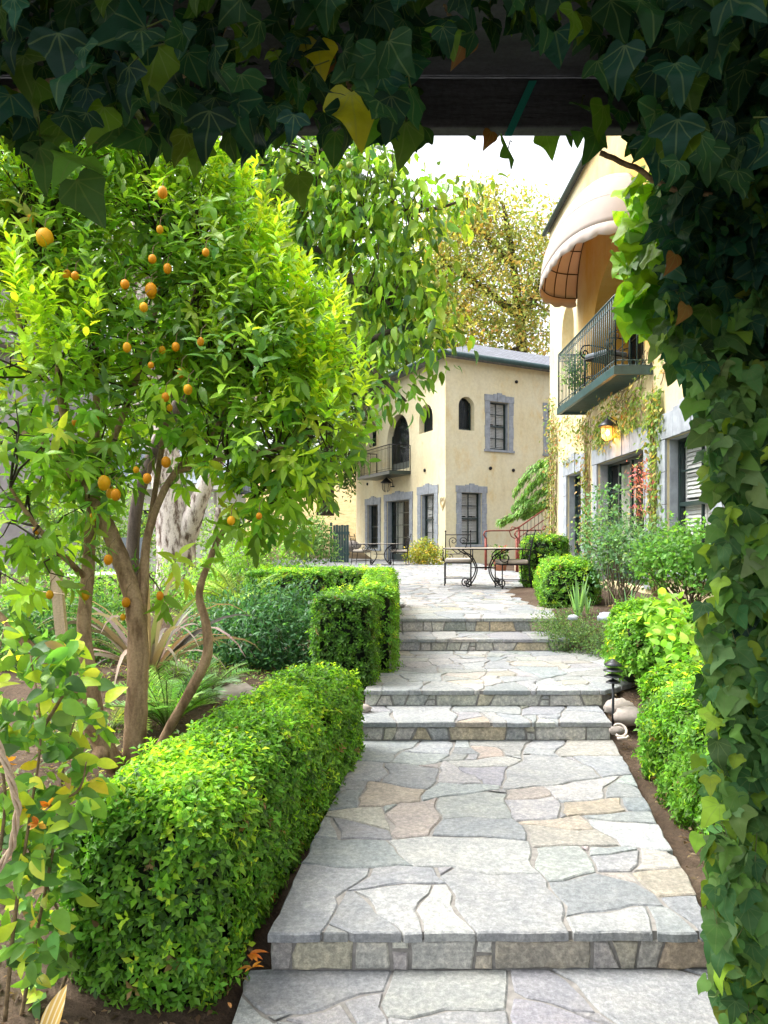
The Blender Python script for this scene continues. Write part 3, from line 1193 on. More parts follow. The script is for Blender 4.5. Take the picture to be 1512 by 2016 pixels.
def awn(t, e):
    """t along the rim 0..pi, e elevation 0..pi/2"""
    n = 2.7
    c, s_ = math.cos(t), math.sin(t)
    k = (abs(c) ** n + abs(s_) ** n) ** (-1 / n)
    q = math.cos(e) ** .8
    return Vector((WX - .01 - AP * k * s_ * q, AY - AL * k * c * (.35 * q + .65 * math.cos(e) ** .45 if e < 1.56 else .0), AZ + AH * math.sin(e) ** 1.05))


aw = MB()
NT, NE = 48, 20
V = [awn(math.pi * i / NT, math.pi / 2 * j / NE * .995) for j in range(NE + 1) for i in range(NT + 1)]
aw.add(V, [(j * (NT + 1) + i, j * (NT + 1) + i + 1, (j + 1) * (NT + 1) + i + 1, (j + 1) * (NT + 1) + i) for j in range(NE) for i in range(NT)])
awo = aw.build('awning', M['canvas'], near, smooth=True)
sol = awo.modifiers.new('cloth', 'SOLIDIFY')
sol.thickness = .006
va_ = MB()
n = 132
V = []
for i in range(n + 1):
    p = awn(math.pi * i / n, 0)
    flut = .012 * math.sin(i * .9)
    d = .17 + .045 * abs(math.sin(math.pi * i / 12))
    V += [p + Vector((-.004, 0, .004)), p + Vector((-.012 + flut, 0, -d * .5)), p + Vector((-.006 - flut, 0, -d))]
va_.add(V, [f for i in range(n) for f in ((3 * i, 3 * i + 1, 3 * i + 4, 3 * i + 3), (3 * i + 1, 3 * i + 2, 3 * i + 5, 3 * i + 4))])
vo = va_.build('valance', M['canvas'], awo, smooth=True)
sol = vo.modifiers.new('cloth', 'SOLIDIFY')
sol.thickness = .004
rbm = MB()
for e in (0.0, .42, .80, 1.15):
    rbm.tube([awn(math.pi * i / 40, e) + Vector((.022, 0, -.012)) for i in range(41)], .011, 5)
for t in (.02, .25, .5, .78, 1.1, math.pi / 2, math.pi - 1.1, math.pi - .78, math.pi - .5, math.pi - .25, math.pi - .02):
    rbm.tube([awn(t, e) + Vector((.022, 0, -.012)) for e in np.linspace(0, 1.5, 12)], .011, 5)
rbm.build('awning_frame', M['canvas_edge'], awo, smooth=True)
pp = MB()
for e in (.42, .80, 1.15):                       # stitched seams between the canvas bands
    pp.tube([awn(math.pi * i / 40, e) + Vector((-.004, 0, .004)) for i in range(41)], .006, 4)
pp.build('seam', M['canvas'], awo, smooth=True)

# ------------------------------------------------------------------ the far house
C0 = Vector((2.26, 28.0, 0))
far_house = thing('house', 'yellow stucco house at the far end of the terrace with grey stone window surrounds', 'house', (4, 31, .6))
LW = Wall(C0, (-.424, 1, 0), (-1, -.424, 0))
RW = Wall(C0, (1.70, 1, 0), (1, -1.70, 0))


def op(w, x0, y0, x1, y1, arch=False):
    a, b = w.uv(x0, HY)[0], w.uv(x1, HY)[0]
    a, b = min(a, b), max(a, b)
    ym = (x0 + x1) / 2
    return (a, b, w.uv(ym, y1)[1], w.uv(ym, y0)[1], arch)


EAVE = 8.35
l_ops = [op(LW, 825, 796, 852, 851, True), op(LW, 762, 815, 806, 925, True), op(LW, 725, 830, 741, 880, True),
         op(LW, 724, 994, 745, 1080), op(LW, 762, 985, 807, 1106), op(LW, 829, 973, 856, 1073)]
r_ops = [op(RW, 903, 781, 934, 847, True), op(RW, 964, 792, 1001, 886), op(RW, 908, 970, 948, 1072), op(RW, 1078, 808, 1108, 895)]
wb = MB()
LL, RL = 9.2, 16.0
facade(wb, LW, 0, LL, .4, EAVE, l_ops, .28)
facade(wb, RW, 0, RL, .4, EAVE, r_ops, .28)
p1, p2 = LW.pt(LL, 0, 0), RW.pt(RL, 0, 0)
p3 = p1 + RW.d * RL
for a, b in ((p1, p3), (p3, p2)):
    wb.add([(a.x, a.y, .4), (b.x, b.y, .4), (b.x, b.y, EAVE), (a.x, a.y, EAVE)], [(0, 1, 2, 3)])
fw = wb.build('wall', M['stucco'], far_house)
for o_ in l_ops[:3]:
    window(LW, far_house, o_, .28, 0, 1, 1, shutters=False, name='arched_window' if o_ is not l_ops[1] else 'balcony_door', door=o_ is l_ops[1])
window(RW, far_house, r_ops[0], .28, 0, 1, 1, shutters=False, name='arched_window')
window(LW, far_house, l_ops[3], .24, .26, 2, 4, shutters=False)
window(LW, far_house, l_ops[4], .28, .26, 4, 5, shutters=False, door=True, name='french_door', curtains=True, sill=False)
window(LW, far_house, l_ops[5], .24, .28)
for o_ in r_ops[1:]:
    window(RW, far_house, o_, .24, .22)
# roof: hipped, with an overhang
e = .45
Ld, Rd = LW.d, RW.d
q = [C0 - Ld * e - Rd * e, C0 + Rd * (RL + e) - Ld * e, C0 + Rd * (RL + e) + Ld * (LL + e), C0 - Rd * e + Ld * (LL + e)]
mid = [C0 + Ld * LL / 2 + Rd * 4.2, C0 + Ld * LL / 2 + Rd * (RL - 4.2)]
rf = MB()
z0, z1 = EAVE + .02, EAVE + 2.0
V = [(p.x, p.y, z0) for p in q] + [(p.x, p.y, z1) for p in mid] + [(p.x, p.y, z0 - .1) for p in q]
rf.add(V, [(0, 1, 5, 4), (1, 2, 5), (2, 3, 4, 5), (3, 0, 4), (6, 7, 1, 0), (7, 8, 2, 1), (8, 9, 3, 2), (9, 6, 0, 3), (9, 8, 7, 6)])
roof = rf.build('roof', M['roof'], far_house)
gt = MB()
for a, b in ((q[0], q[1]), (q[3], q[0])):
    gt.tube([(a.x, a.y, z0 - .05), (b.x, b.y, z0 - .05)], .10, 8)
gt.build('gutter', M['teal'], roof, smooth=True)
# its balcony
u0, u1 = LW.uv(809, HY)[0], LW.uv(742, HY)[0]
zb = LW.uv(775, 938)[1] - .05
bl = MB()
bl.wbox(LW, u0, u1, zb, zb + .13, .003, .95)
balc = bl.build('balcony', M['darkframe'], far_house)
c_ = [LW.pt(u0 + .03, 0, .02), LW.pt(u0 + .03, 0, .92), LW.pt(u1 - .03, 0, .92), LW.pt(u1 - .03, 0, .02)]
railing(balc, [(p.x, p.y) for p in c_], zb + .12, zb + 1.18, .14, mat='iron', scroll=False)
# vent stubs in the wall and the scratched heart
for w_, x, y in ((LW, 837, 926), (LW, 724, 953), (RW, 965, 922), (RW, 1010, 926), (RW, 1016, 752)):
    u, v = w_.uv(x, y)
    vt = MB()
    vt.tube([w_.pt(u, v, -.02), w_.pt(u, v, .05)], .065, 8)
    vt.build('vent_pipe', M['iron'], far_house, smooth=True)
ht = MB()
u, v = LW.uv(872, 990)
for s_ in (1, .6):
    pts = []
    for t in np.linspace(0, 2 * math.pi, 24):
        pts.append(LW.pt(u + .013 * 16 * math.sin(t) ** 3 * s_, v + .017 * (13 * math.cos(t) - 5 * math.cos(2 * t) - 2 * math.cos(3 * t) - math.cos(4 * t)) * s_, .012))
    ht.tube(pts, .012, 4)
ht.build('heart_ornament', plain('tan metal', (.40, .30, .14), .7), far_house, smooth=True)

# ------------------------------------------------------------------ other buildings seen through the leaves
cot = thing('cottage', 'white cottage with a blue grey roof glimpsed between the citrus trunks', 'cottage', (-8, 22, .6))
CW = Wall((-11.5, 22, 0), (1, 0, 0), (0, -1, 0))
cb = MB()
c_op = [CW.uv(266, HY)[0], CW.uv(300, HY)[0], CW.uv(280, 1058)[1], CW.uv(280, 1004)[1], False]
facade(cb, CW, 0, 6.6, .4, 3.1, [tuple(c_op)], .15)
cb.box(-11.5, -4.9, 22.3, 27, .4, 3.1)
cb.build('wall', plain('cream siding', (.62, .61, .56), .8, var=.08, scale=3), cot)
window(CW, cot, tuple(c_op), .12, 0, 2, 2, shutters=False)
wt = MB()
ua, ub, va, vb, _ = c_op
for a, b, c, d in ((ua - .12, ua - .003, va - .1, vb + .12), (ub + .003, ub + .12, va - .1, vb + .12), (ua, ub, vb + .003, vb + .12), (ua, ub, va - .1, va - .003)):
    wt.wbox(CW, a, b, c, d, .002, .05)
wt.wbox(CW, -.3, 6.9, 3.0, 3.16, .02, .34)
wt.build('white_trim', M['white'], cot)
rf = MB()
rf.hexa([(-11.9, 21.6, 3.17), (-4.5, 21.6, 3.17), (-4.5, 27.4, 3.17), (-11.9, 27.4, 3.17), (-11.9, 24.4, 4.5), (-4.5, 24.4, 4.5), (-4.5, 24.6, 4.5), (-11.9, 24.6, 4.5)])
rf.build('roof', M['roofb'], cot)

bn = thing('house', 'grey shingled house peeping out at the left edge behind the citrus leaves', 'house', (-12, 20, .6))
bb = MB()
bb.box(-15.5, -9.13, 20, 25, 6.75, 8.15)
gx = (-15.5, -12.3, -9.13)
bb.add([(gx[0], 20, 8.15), (gx[2], 20, 8.15), (gx[1], 20, 10.0), (gx[0], 25, 8.15), (gx[2], 25, 8.15), (gx[1], 25, 10.0)], [(0, 1, 2), (5, 4, 3)])
bb.box(-15.3, -9.4, 20.6, 24.8, .4, 6.74)
bb.build('wall', M['siding'], bn)
rf = MB()
rf.hexa([(-12.31, 19.6, 10.0), (-8.8, 19.6, 7.95), (-8.8, 25.4, 7.95), (-12.31, 25.4, 10.0), (-12.31, 19.6, 10.2), (-8.8, 19.6, 8.12), (-8.8, 25.4, 8.12), (-12.31, 25.4, 10.2)])
rf.hexa([(-15.8, 19.6, 7.95), (-12.32, 19.6, 10.0), (-12.32, 25.4, 10.0), (-15.8, 25.4, 7.95), (-15.8, 19.6, 8.12), (-12.32, 19.6, 10.2), (-12.32, 25.4, 10.2), (-15.8, 25.4, 8.12)])
rf.build('roof', M['roofb'], bn)

gate = thing('garden_gate', 'teal board gate beside the left corner of the far house', 'gate', px(668, 1108, 29.0))
gm = MB()
for k in range(6):
    a = px(656, 1108, 29).x + k * .10
    gm.box(a, a + .092, 28.95, 29.0, .69, 2.10 + (.02 if k % 2 else 0))
gm.build('boards', M['teal'], gate)
gm = MB()
a = px(656, 1108, 29).x
gm.box(a - .02, a + .62, 29.003, 29.05, .95, 1.06)
gm.box(a - .02, a + .62, 29.003, 29.05, 1.75, 1.86)
gm.box(a - .12, a - .03, 28.93, 29.05, .64, 2.2)
gm.build('gate_frame', M['teal'], gate)

# ------------------------------------------------------------------ outdoor stair between the houses
sd = Vector((.85, .53, 0)).normalized()
sn = Vector((.53, -.85, 0)).normalized()
s0 = Vector((3.72, 22.35, .69))
stair = thing('staircase', 'outdoor staircase with rust red iron handrails climbing between the two yellow houses', 'staircase', tuple(s0))
sm, tr = MB(), MB()


def sp(a, b, z):
    q = s0 + sd * a + sn * b
    return Vector((q.x, q.y, z))


for k in range(11):
    a, z = .45 + k * .31, .69 + .165 * (k + 1)
    sm.hexa([sp(a, -.05, .6), sp(a + .31, -.05, .6), sp(a + .31, 1.15, .6), sp(a, 1.15, .6), sp(a, -.05, z - .04), sp(a + .31, -.05, z - .04), sp(a + .31, 1.15, z - .04), sp(a, 1.15, z - .04)])
    tr.hexa([sp(a - .03, -.05, z - .038), sp(a + .31, -.05, z - .038), sp(a + .31, 1.15, z - .038), sp(a - .03, 1.15, z - .038), sp(a - .03, -.05, z), sp(a + .31, -.05, z), sp(a + .31, 1.15, z), sp(a - .03, 1.15, z)])
sm.build('steps', M['orangewall'], stair)
tr.build('tread', M['terracotta'], stair)
sg = MB()
for b in (-.17, 1.153):
    sg.hexa([sp(.3, b, .55), sp(4.1, b, .55), sp(4.1, b + .11, .55), sp(.3, b + .11, .55), sp(.3, b, .85), sp(4.1, b, 2.88), sp(4.1, b + .11, 2.88), sp(.3, b + .11, .85)])
sg.build('side_wall', plain('pale stucco cap', (.62, .52, .36), .9, var=.12, scale=4), stair)
for b in (-.115, 1.21):
    hr = MB()

    def hz(a):
        return .69 + max(0, a - .45) / .31 * .165
    hr.tube([sp(-.85, b, .64), sp(-.85, b, 1.62)], .038, 8)
    hr.tube([sp(-.85, b, 1.62), sp(-.93, b, 1.70), sp(-.88, b, 1.80), sp(-.7, b, 1.82), sp(.1, b, 1.83), sp(.45, b, 1.95)] + [sp(a, b, hz(a) + 1.26) for a in (.9, 4.0)], .022, 6)
    for a in (.42, 1.95, 3.4):
        hr.tube([sp(a, b, hz(a) - .05), sp(a, b, hz(a) + 1.24)], .036, 8)
    hr.tube([sp(.42, b, hz(.42) + 1.2), sp(.15, b, 1.95), sp(.05, b, 1.8), sp(.12, b, 1.66), sp(.3, b, 1.58), sp(.45, b, 1.64)] + [sp(a, b, hz(a) + .95) for a in (.7, 4.0)], .016, 6)
    hr.tube([sp(a, b, hz(a) + .18) for a in (.45, 4.0)], .012, 6)
    ho = hr.build('handrail', M['redmetal'], stair, smooth=True)
    bl = MB()
    for a in np.arange(.6, 4.0, .15):
        bl.tube([sp(a, b, hz(a) + .18), sp(a, b, hz(a) + 1.25)], .008, 5)
        if abs(a - 1.2) < .07 or abs(a - 2.7) < .07:
            z = hz(a) + .6
            bl.tube([sp(a, b, z - .12), sp(a - .06, b, z), sp(a, b, z + .12), sp(a + .06, b, z), sp(a, b, z - .12)], .008, 4)
    bl.build('balusters', M['iron'], ho, smooth=True)
# ------------------------------------------------------------------ hedges
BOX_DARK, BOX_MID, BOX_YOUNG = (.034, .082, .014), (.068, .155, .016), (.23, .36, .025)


def hedge(name, label, cat, a, b, width, z0, z1, n, leaf, rad=.12, pal=None, young=.35, group=None, bumps=.03, rose=5, tmpl=None):
    """clipped hedge: plan centre line a-b; leaf rosettes over a rounded box, solid near-black core standing for twigs and shade inside"""
    a, b = np.array((*a, 0.)), np.array((*b, 0.))
    L = np.linalg.norm(b - a)
    d = (b - a) / L
    s = np.array((d[1], -d[0], 0))
    c = (a + b) / 2
    half = np.array((width / 2, L / 2, (z1 - z0) / 2))
    cz = (z0 + z1) / 2
    pal = (pal or [(BOX_DARK, 2), (BOX_MID, 4), ((.075, .17, .022), 2)]) + [((.13, .085, .035), .12)]
    ar = np.array((half[1] * half[2], half[0] * half[2], half[0] * half[1] * 1.25))
    ax = rng.choice(3, n, p=ar / ar.sum())
    p = rng.uniform(-1, 1, (n, 3)) * half
    sg = rng.choice([-1, 1], n)
    sg[ax == 2] = 1
    p[np.arange(n), ax] = sg * half[ax]
    inner = np.maximum(half - rad, .01)
    q = np.clip(p, -inner, inner)
    nr = unit(p - q + 1e-9)
    p = q + nr * rad
    wob = bumps * (np.sin(p[:, 1] * 7 + 1) * np.sin(p[:, 2] * 9 + p[:, 0] * 6) + .7 * np.sin(p[:, 1] * 17 + p[:, 0] * 13) * np.sin(p[:, 2] * 19)) * .6
    p = p + nr * (wob - rng.exponential(.6, n) * leaf * .8 + (rng.uniform(0, 1, n) < .05) * rng.uniform(.3, 1.5, n) * leaf)[:, None]
    T = np.stack([s, d, UP])
    P = c + np.array((0, 0, cz)) + p @ T
    N = nr @ T
    lf = LF()
    axis = unit(N + UP * .45 + rng.normal(0, .35, (n, 3)))
    top = np.clip(N[:, 2], 0, 1)
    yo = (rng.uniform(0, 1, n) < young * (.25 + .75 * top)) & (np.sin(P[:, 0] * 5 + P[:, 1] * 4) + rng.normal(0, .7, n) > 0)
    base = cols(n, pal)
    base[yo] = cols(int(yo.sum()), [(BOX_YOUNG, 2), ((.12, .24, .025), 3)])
    ref = unit(np.cross(axis, rdir(n)))
    oth = np.cross(axis, ref)
    for k in range(rose):
        an = k * 2.4 + rng.uniform(0, .5, n)
        out = ref * np.cos(an)[:, None] + oth * np.sin(an)[:, None]
        f = unit(axis * .55 + out)
        lf.add(P + axis * (leaf * .22 * k), f, unit(axis + out * -.3), leaf * rng.uniform(.7, 1.2, n), tmpl or KITE, np.clip(base * (1 + rng.normal(0, .12, (n, 1))), .003, .9))
    tw = MB()                                        # solid core standing for twigs; near-black paints in inner shade, keeps it opaque
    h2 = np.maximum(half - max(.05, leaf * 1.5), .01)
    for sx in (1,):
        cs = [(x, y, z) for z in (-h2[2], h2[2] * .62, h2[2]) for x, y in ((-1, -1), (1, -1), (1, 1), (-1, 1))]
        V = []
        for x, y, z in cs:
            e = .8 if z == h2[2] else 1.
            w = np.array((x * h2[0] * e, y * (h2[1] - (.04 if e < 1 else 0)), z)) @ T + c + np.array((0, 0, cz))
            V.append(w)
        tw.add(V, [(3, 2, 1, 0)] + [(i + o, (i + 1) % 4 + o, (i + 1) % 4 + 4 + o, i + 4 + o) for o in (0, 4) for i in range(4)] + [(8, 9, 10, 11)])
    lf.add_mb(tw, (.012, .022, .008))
    o = lf.build(name, M['leaf'], loc=tuple(c + np.array((0, 0, z0))))
    return tag(o, label, cat, group)


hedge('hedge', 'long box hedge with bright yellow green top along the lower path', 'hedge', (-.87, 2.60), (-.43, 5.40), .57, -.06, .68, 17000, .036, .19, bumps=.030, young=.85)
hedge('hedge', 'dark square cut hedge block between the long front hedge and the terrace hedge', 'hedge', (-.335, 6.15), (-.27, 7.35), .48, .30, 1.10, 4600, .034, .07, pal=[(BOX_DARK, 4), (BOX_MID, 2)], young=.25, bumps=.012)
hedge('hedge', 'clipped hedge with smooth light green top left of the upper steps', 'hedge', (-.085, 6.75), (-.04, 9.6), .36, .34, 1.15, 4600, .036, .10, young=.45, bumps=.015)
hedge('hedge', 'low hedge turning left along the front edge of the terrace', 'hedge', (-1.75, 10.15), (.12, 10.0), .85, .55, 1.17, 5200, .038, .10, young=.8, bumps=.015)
hedge('hedge', 'leafy unclipped box shrub with upright bright shoots beside the ivy pillar', 'shrub', (1.80, 3.15), (1.99, 5.05), .58, -.02, .75, 8600, .040, .22, young=.5, bumps=.08, pal=[(BOX_MID, 3), ((.075, .17, .022), 3), (BOX_DARK, 1)])
hedge('hedge', 'rounded bright green box shrub behind the path lamp', 'shrub', (2.20, 5.85), (2.25, 6.6), .72, .42, 1.02, 5200, .040, .26, young=.6, bumps=.05, pal=[(BOX_MID, 3), ((.075, .17, .022), 3)])
hedge('hedge', 'low round hedge at the right corner of the terrace behind the irises', 'hedge', (2.42, 9.85), (2.75, 11.9), .72, .58, 1.28, 4200, .042, .26, young=.5, bumps=.03)
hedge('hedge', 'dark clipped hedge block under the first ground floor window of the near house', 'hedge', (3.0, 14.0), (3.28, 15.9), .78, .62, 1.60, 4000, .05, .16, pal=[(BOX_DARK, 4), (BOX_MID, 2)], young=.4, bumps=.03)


# ------------------------------------------------------------------ the citrus tree
def kcol(n):
    return cols(n, [((.085, .17, .018), 4), ((.125, .225, .022), 4), ((.06, .13, .03), 1.5), ((.20, .29, .025), 2)])


def kyoung(n):
    return cols(n, [((.25, .37, .022), 3), ((.31, .43, .03), 2), ((.17, .30, .025), 2)])


cit = thing('citrus_tree', 'many trunked citrus tree with small orange fruit in the left garden bed', 'tree', tuple(px(255, 1535, 4.3)))
tk = MB()
LIMBS = [
    ([(250, 1545, 4.3), (262, 1500, 4.3), (268, 1400, 4.3), (272, 1290, 4.32), (266, 1195, 4.35), (235, 1095, 4.4), (196, 1005, 4.45), (150, 935, 4.5), (95, 890, 4.55), (40, 850, 4.6)], (.085, .07, .068, .066, .062, .056, .05, .044, .034, .025)),
    ([(262, 1540, 4.32), (215, 1490, 4.25), (190, 1420, 4.2), (176, 1330, 4.2), (165, 1240, 4.22), (172, 1140, 4.3), (178, 1040, 4.4), (184, 950, 4.5), (190, 800, 4.6), (186, 640, 4.7)], (.08, .066, .055, .048, .042, .040, .036, .030, .024, .016)),
    ([(230, 1510, 4.22), (165, 1405, 4.1), (120, 1325, 4.0), (60, 1275, 3.95), (-20, 1190, 3.95)], (.06, .05, .042, .030, .014)),
    ([(305, 1500, 4.45), (330, 1440, 4.42), (375, 1360, 4.4), (408, 1290, 4.4), (405, 1225, 4.4), (392, 1170, 4.42), (412, 1105, 4.5), (440, 1045, 4.6), (500, 980, 4.7)], (.034, .033, .034, .034, .028, .024, .021, .018, .012)),
    ([(277, 1230, 4.34), (284, 1150, 4.4), (288, 1070, 4.45), (308, 1000, 4.5), (345, 930, 4.6), (420, 850, 4.7), (470, 760, 4.8)], (.034, .030, .028, .025, .022, .016, .01)),
    ([(266, 1195, 4.35), (300, 1000, 4.6), (322, 860, 4.75), (350, 700, 4.85), (400, 520, 4.9)], (.022, .02, .02, .016, .008)),
    ([(150, 935, 4.5), (120, 780, 4.6), (110, 640, 4.7), (80, 470, 4.8)], (.034, .028, .02, .01)),
    ([(184, 950, 4.5), (250, 800, 4.6), (300, 640, 4.7), (330, 480, 4.8)], (.026, .02, .016, .008)),
    ([(345, 930, 4.6), (450, 900, 4.5), (560, 880, 4.5), (640, 840, 4.55)], (.018, .014, .012, .006)),
    ([(300, 640, 4.7), (420, 700, 4.7), (520, 740, 4.65)], (.014, .012, .006)),
    ([(172, 1140, 4.3), (110, 1080, 4.1), (60, 1020, 4.0), (20, 960, 3.9)], (.02, .017, .014, .008)),
    ([(120, 780, 4.6), (60, 700, 4.5), (20, 560, 4.5)], (.02, .016, .008)),
]


def smooth_path(pts, rad, k=4):
    pts = [Vector(p) for p in pts]
    out, ro = [], []
    n = len(pts)
    for i in range(n - 1):
        p0, p1, p2, p3 = pts[max(i - 1, 0)], pts[i], pts[i + 1], pts[min(i + 2, n - 1)]
        for j in range(k):
            t = j / k
            out.append(.5 * ((2 * p1) + (p2 - p0) * t + (2 * p0 - 5 * p1 + 4 * p2 - p3) * t * t + (3 * p1 - p0 - 3 * p2 + p3) * t ** 3))
            ro.append(rad[i] + (rad[i + 1] - rad[i]) * t)
    out.append(pts[-1])
    ro.append(rad[-1])
    return out, ro


LIMBP = []
for l, r in LIMBS:
    p, rr = smooth_path(P3(l), r)
    rr = [q * random.uniform(.94, 1.06) for q in rr]
    LIMBP += [(np.array(q), w) for q, w in zip(p, rr)]
    tk.tube(p, [q * .9 for q in rr], 10)
tk.tube([px(204, 1492, 4.25), px(196, 1482, 4.1)], (.05, .04), 10)          # the sawn stub
tk.build('trunk', M['citrusbark'], cit, smooth=True)
KB = [(40, 420, 4.8, .75), (200, 380, 4.9, .75), (350, 400, 5.0, .6), (440, 430, 5.0, .35), (110, 600, 4.6, .6), (290, 590, 4.8, .65), (440, 590, 4.8, .55), (540, 690, 4.7, .45),
      (620, 790, 4.65, .38), (470, 760, 4.6, .55), (260, 790, 4.7, .6), (60, 790, 4.4, .6), (590, 890, 4.6, .34), (500, 905, 4.5, .38), (380, 900, 4.6, .35, .5),
      (60, 950, 4.2, .45, .8), (540, 990, 4.6, .28), (430, 980, 4.6, .2, .7), (50, 1090, 4.0, .3, .7), (20, 300, 4.8, .7), (200, 275, 5.1, .6), (640, 900, 4.7, .25), (170, 960, 4.5, .3, .5), (330, 1130, 4.4, .18, .5), (480, 640, 4.8, .4)]


def k_gap(X, Y):
    g = np.ones(len(X), bool)
    g &= ~((X > 225) & (X < 425) & (Y > 925) & (Y < 1110) & (rng.uniform(0, 1, len(X)) < .8))
    lim = np.interp(Y, [250, 330, 420, 520, 600, 700, 800, 880, 960, 1040, 1100], [430, 470, 505, 560, 620, 670, 715, 705, 670, 610, 540])
    g &= X < lim - 14 + rng.normal(0, 12, len(X))
    g &= ~((X > -20) & (X < 66) & (Y > 545) & (Y < 690) & (rng.uniform(0, 1, len(X)) < .75))
    return g


lf = LF()
cen, dr, _ = in_blobs(KB, 2100, .5)
ok = keep(cen, k_gap)
cen, dr = cen[ok], dr[ok]
ax = unit(dr * .8 + UP * .55 + rng.normal(0, .35, dr.shape))
low = keep(cen, lambda X, Y: Y > 760 + rng.normal(0, 60, len(X)))
shoots(lf, cen[~low], ax[~low], 8, .17, .115, LANCE5, kcol, .95, .12, young=(.16, .27, .03))
shoots(lf, cen[low], unit(ax[low] - UP * .5), 7, .16, .125, LANCE5, kcol, .95, .3)
# vigorous upright young shoots on the outside of the crown
YS = [(440, 330, 5.0), (425, 400, 5.0), (460, 450, 4.95), (555, 500, 4.8), (560, 590, 4.75), (545, 640, 4.7), (615, 650, 4.7), (640, 700, 4.65), (660, 740, 4.6), (600, 700, 4.7), (520, 560, 4.8), (480, 520, 4.8), (380, 330, 5.0), (340, 300, 5.1),
      (250, 300, 5.0), (200, 270, 5.0), (160, 290, 5.0), (120, 330, 4.9), (60, 330, 4.8), (20, 380, 4.7), (90, 690, 4.2), (60, 620, 4.2), (150, 670, 4.2), (20, 560, 4.2), (590, 760, 4.6), (620, 810, 4.5), (500, 640, 4.7), (470, 400, 5.0), (300, 380, 4.8), (640, 640, 4.8)]
yc, yd = [], []
for x, y, Y in YS:
    for _ in range(14):
        c = np.array(px(x + random.gauss(0, 26), y + random.gauss(0, 40), Y + random.gauss(0, .12)))
        yc.append(c)
        yd.append(unit(np.array((random.gauss(.12, .25), random.gauss(-.15, .25), 1.0))))
yc, yd = np.array(yc), np.array(yd)
ok = keep(yc, lambda X, Y: X < np.interp(Y, [250, 330, 420, 520, 600, 700, 800, 880], [455, 490, 520, 575, 650, 690, 720, 700]))
shoots(lf, yc[ok], yd[ok], 11, .24, .095, LANCE5, kyoung, .85, .0, young=(.30, .42, .04))
# twigs join the shoots to the limbs
tw = MB()
lp = np.array([p for p, _ in LIMBP])
for i in rng.choice(len(cen), 430, replace=False):
    c = cen[i]
    j = np.argmin(np.linalg.norm(lp - c, axis=1) + rng.uniform(0, .25, len(lp)))
    a = lp[j]
    m = (a + c) / 2 + rng.normal(0, .05, 3) + UP * .05
    tw.tube([a, a * .6 + m * .4 + rng.normal(0, .012, 3), m, m * .4 + c * .6, c + ax[i] * .1], (.008, .007, .0055, .004, .002), 4, cap=False)
lf.add_mb(tw, (.07, .055, .03))
lf.build('crown', M['glossy'], cit)
FR = [(88, 468, 34), (132, 541, 20), (148, 543, 18), (176, 553, 20), (246, 560, 18), (297, 571, 22), (298, 578, 20), (283, 605, 16), (320, 379, 18), (315, 452, 16), (300, 510, 18), (330, 529, 16), (60, 430, 14), (36, 533, 16),
      (250, 684, 18), (346, 683, 18), (319, 689, 14), (297, 719, 14), (357, 734, 18), (370, 767, 18), (326, 782, 18), (334, 803, 14), (395, 673, 14), (187, 825, 16), (327, 910, 18), (149, 831, 16), (205, 951, 24), (213, 963, 18), (217, 972, 18), (228, 974, 18), (213, 1102, 18), (105, 1047, 14), (183, 1018, 14), (72, 1045, 16), (315, 1173, 16), (248, 1186, 17), (168, 1172, 16), (98, 1171, 16), (290, 942, 18), (405, 497, 16), (510, 1016, 14), (455, 1025, 16), (242, 1215, 12), (268, 925, 14)]
for x, y, s_ in FR:
    Y = 4.22 + random.uniform(-.17, .17)
    f = MB()
    r = s_ / F * Y / 2 * .98
    p = px(x, y, Y)
    r *= random.uniform(.88, 1.1)
    f.ball(p, r, 12, 8, (1, 1, random.uniform(1.08, 1.3)), .04)
    fo = f.build('orange_fruit', M['fruit' if random.random() < .6 else 'fruit_light'], cit, smooth=True)
    f = MB()
    f.tube([p + Vector((0, 0, r * 1.1)), p + Vector((.004, .006, r * 1.1 + .05)), p + Vector((.02, .05, r + .09))], .0022, 4)
    f.build('fruit_stalk', M['stem'], fo)

# the stake by the citrus
sk = MB()
a, b = px(107, 1122, 4.9), px(128, 1345, 4.9)
dv = Vector((.034, 0, 0))
sk.hexa([b - dv, b + dv, b + dv + Vector((0, .04, 0)), b - dv + Vector((0, .04, 0)), a - dv, a + dv, a + dv + Vector((0, .04, .004)), a - dv + Vector((0, .04, 0))])
sk.tube([a + Vector((-.07, -.005, -.14)), a + Vector((.1, -.012, -.16))], .004, 4)
tag(sk.build('wooden_stake', M['stake'], loc=tuple(b)), 'pale wooden stake leaning beside the citrus trunks', 'stake')


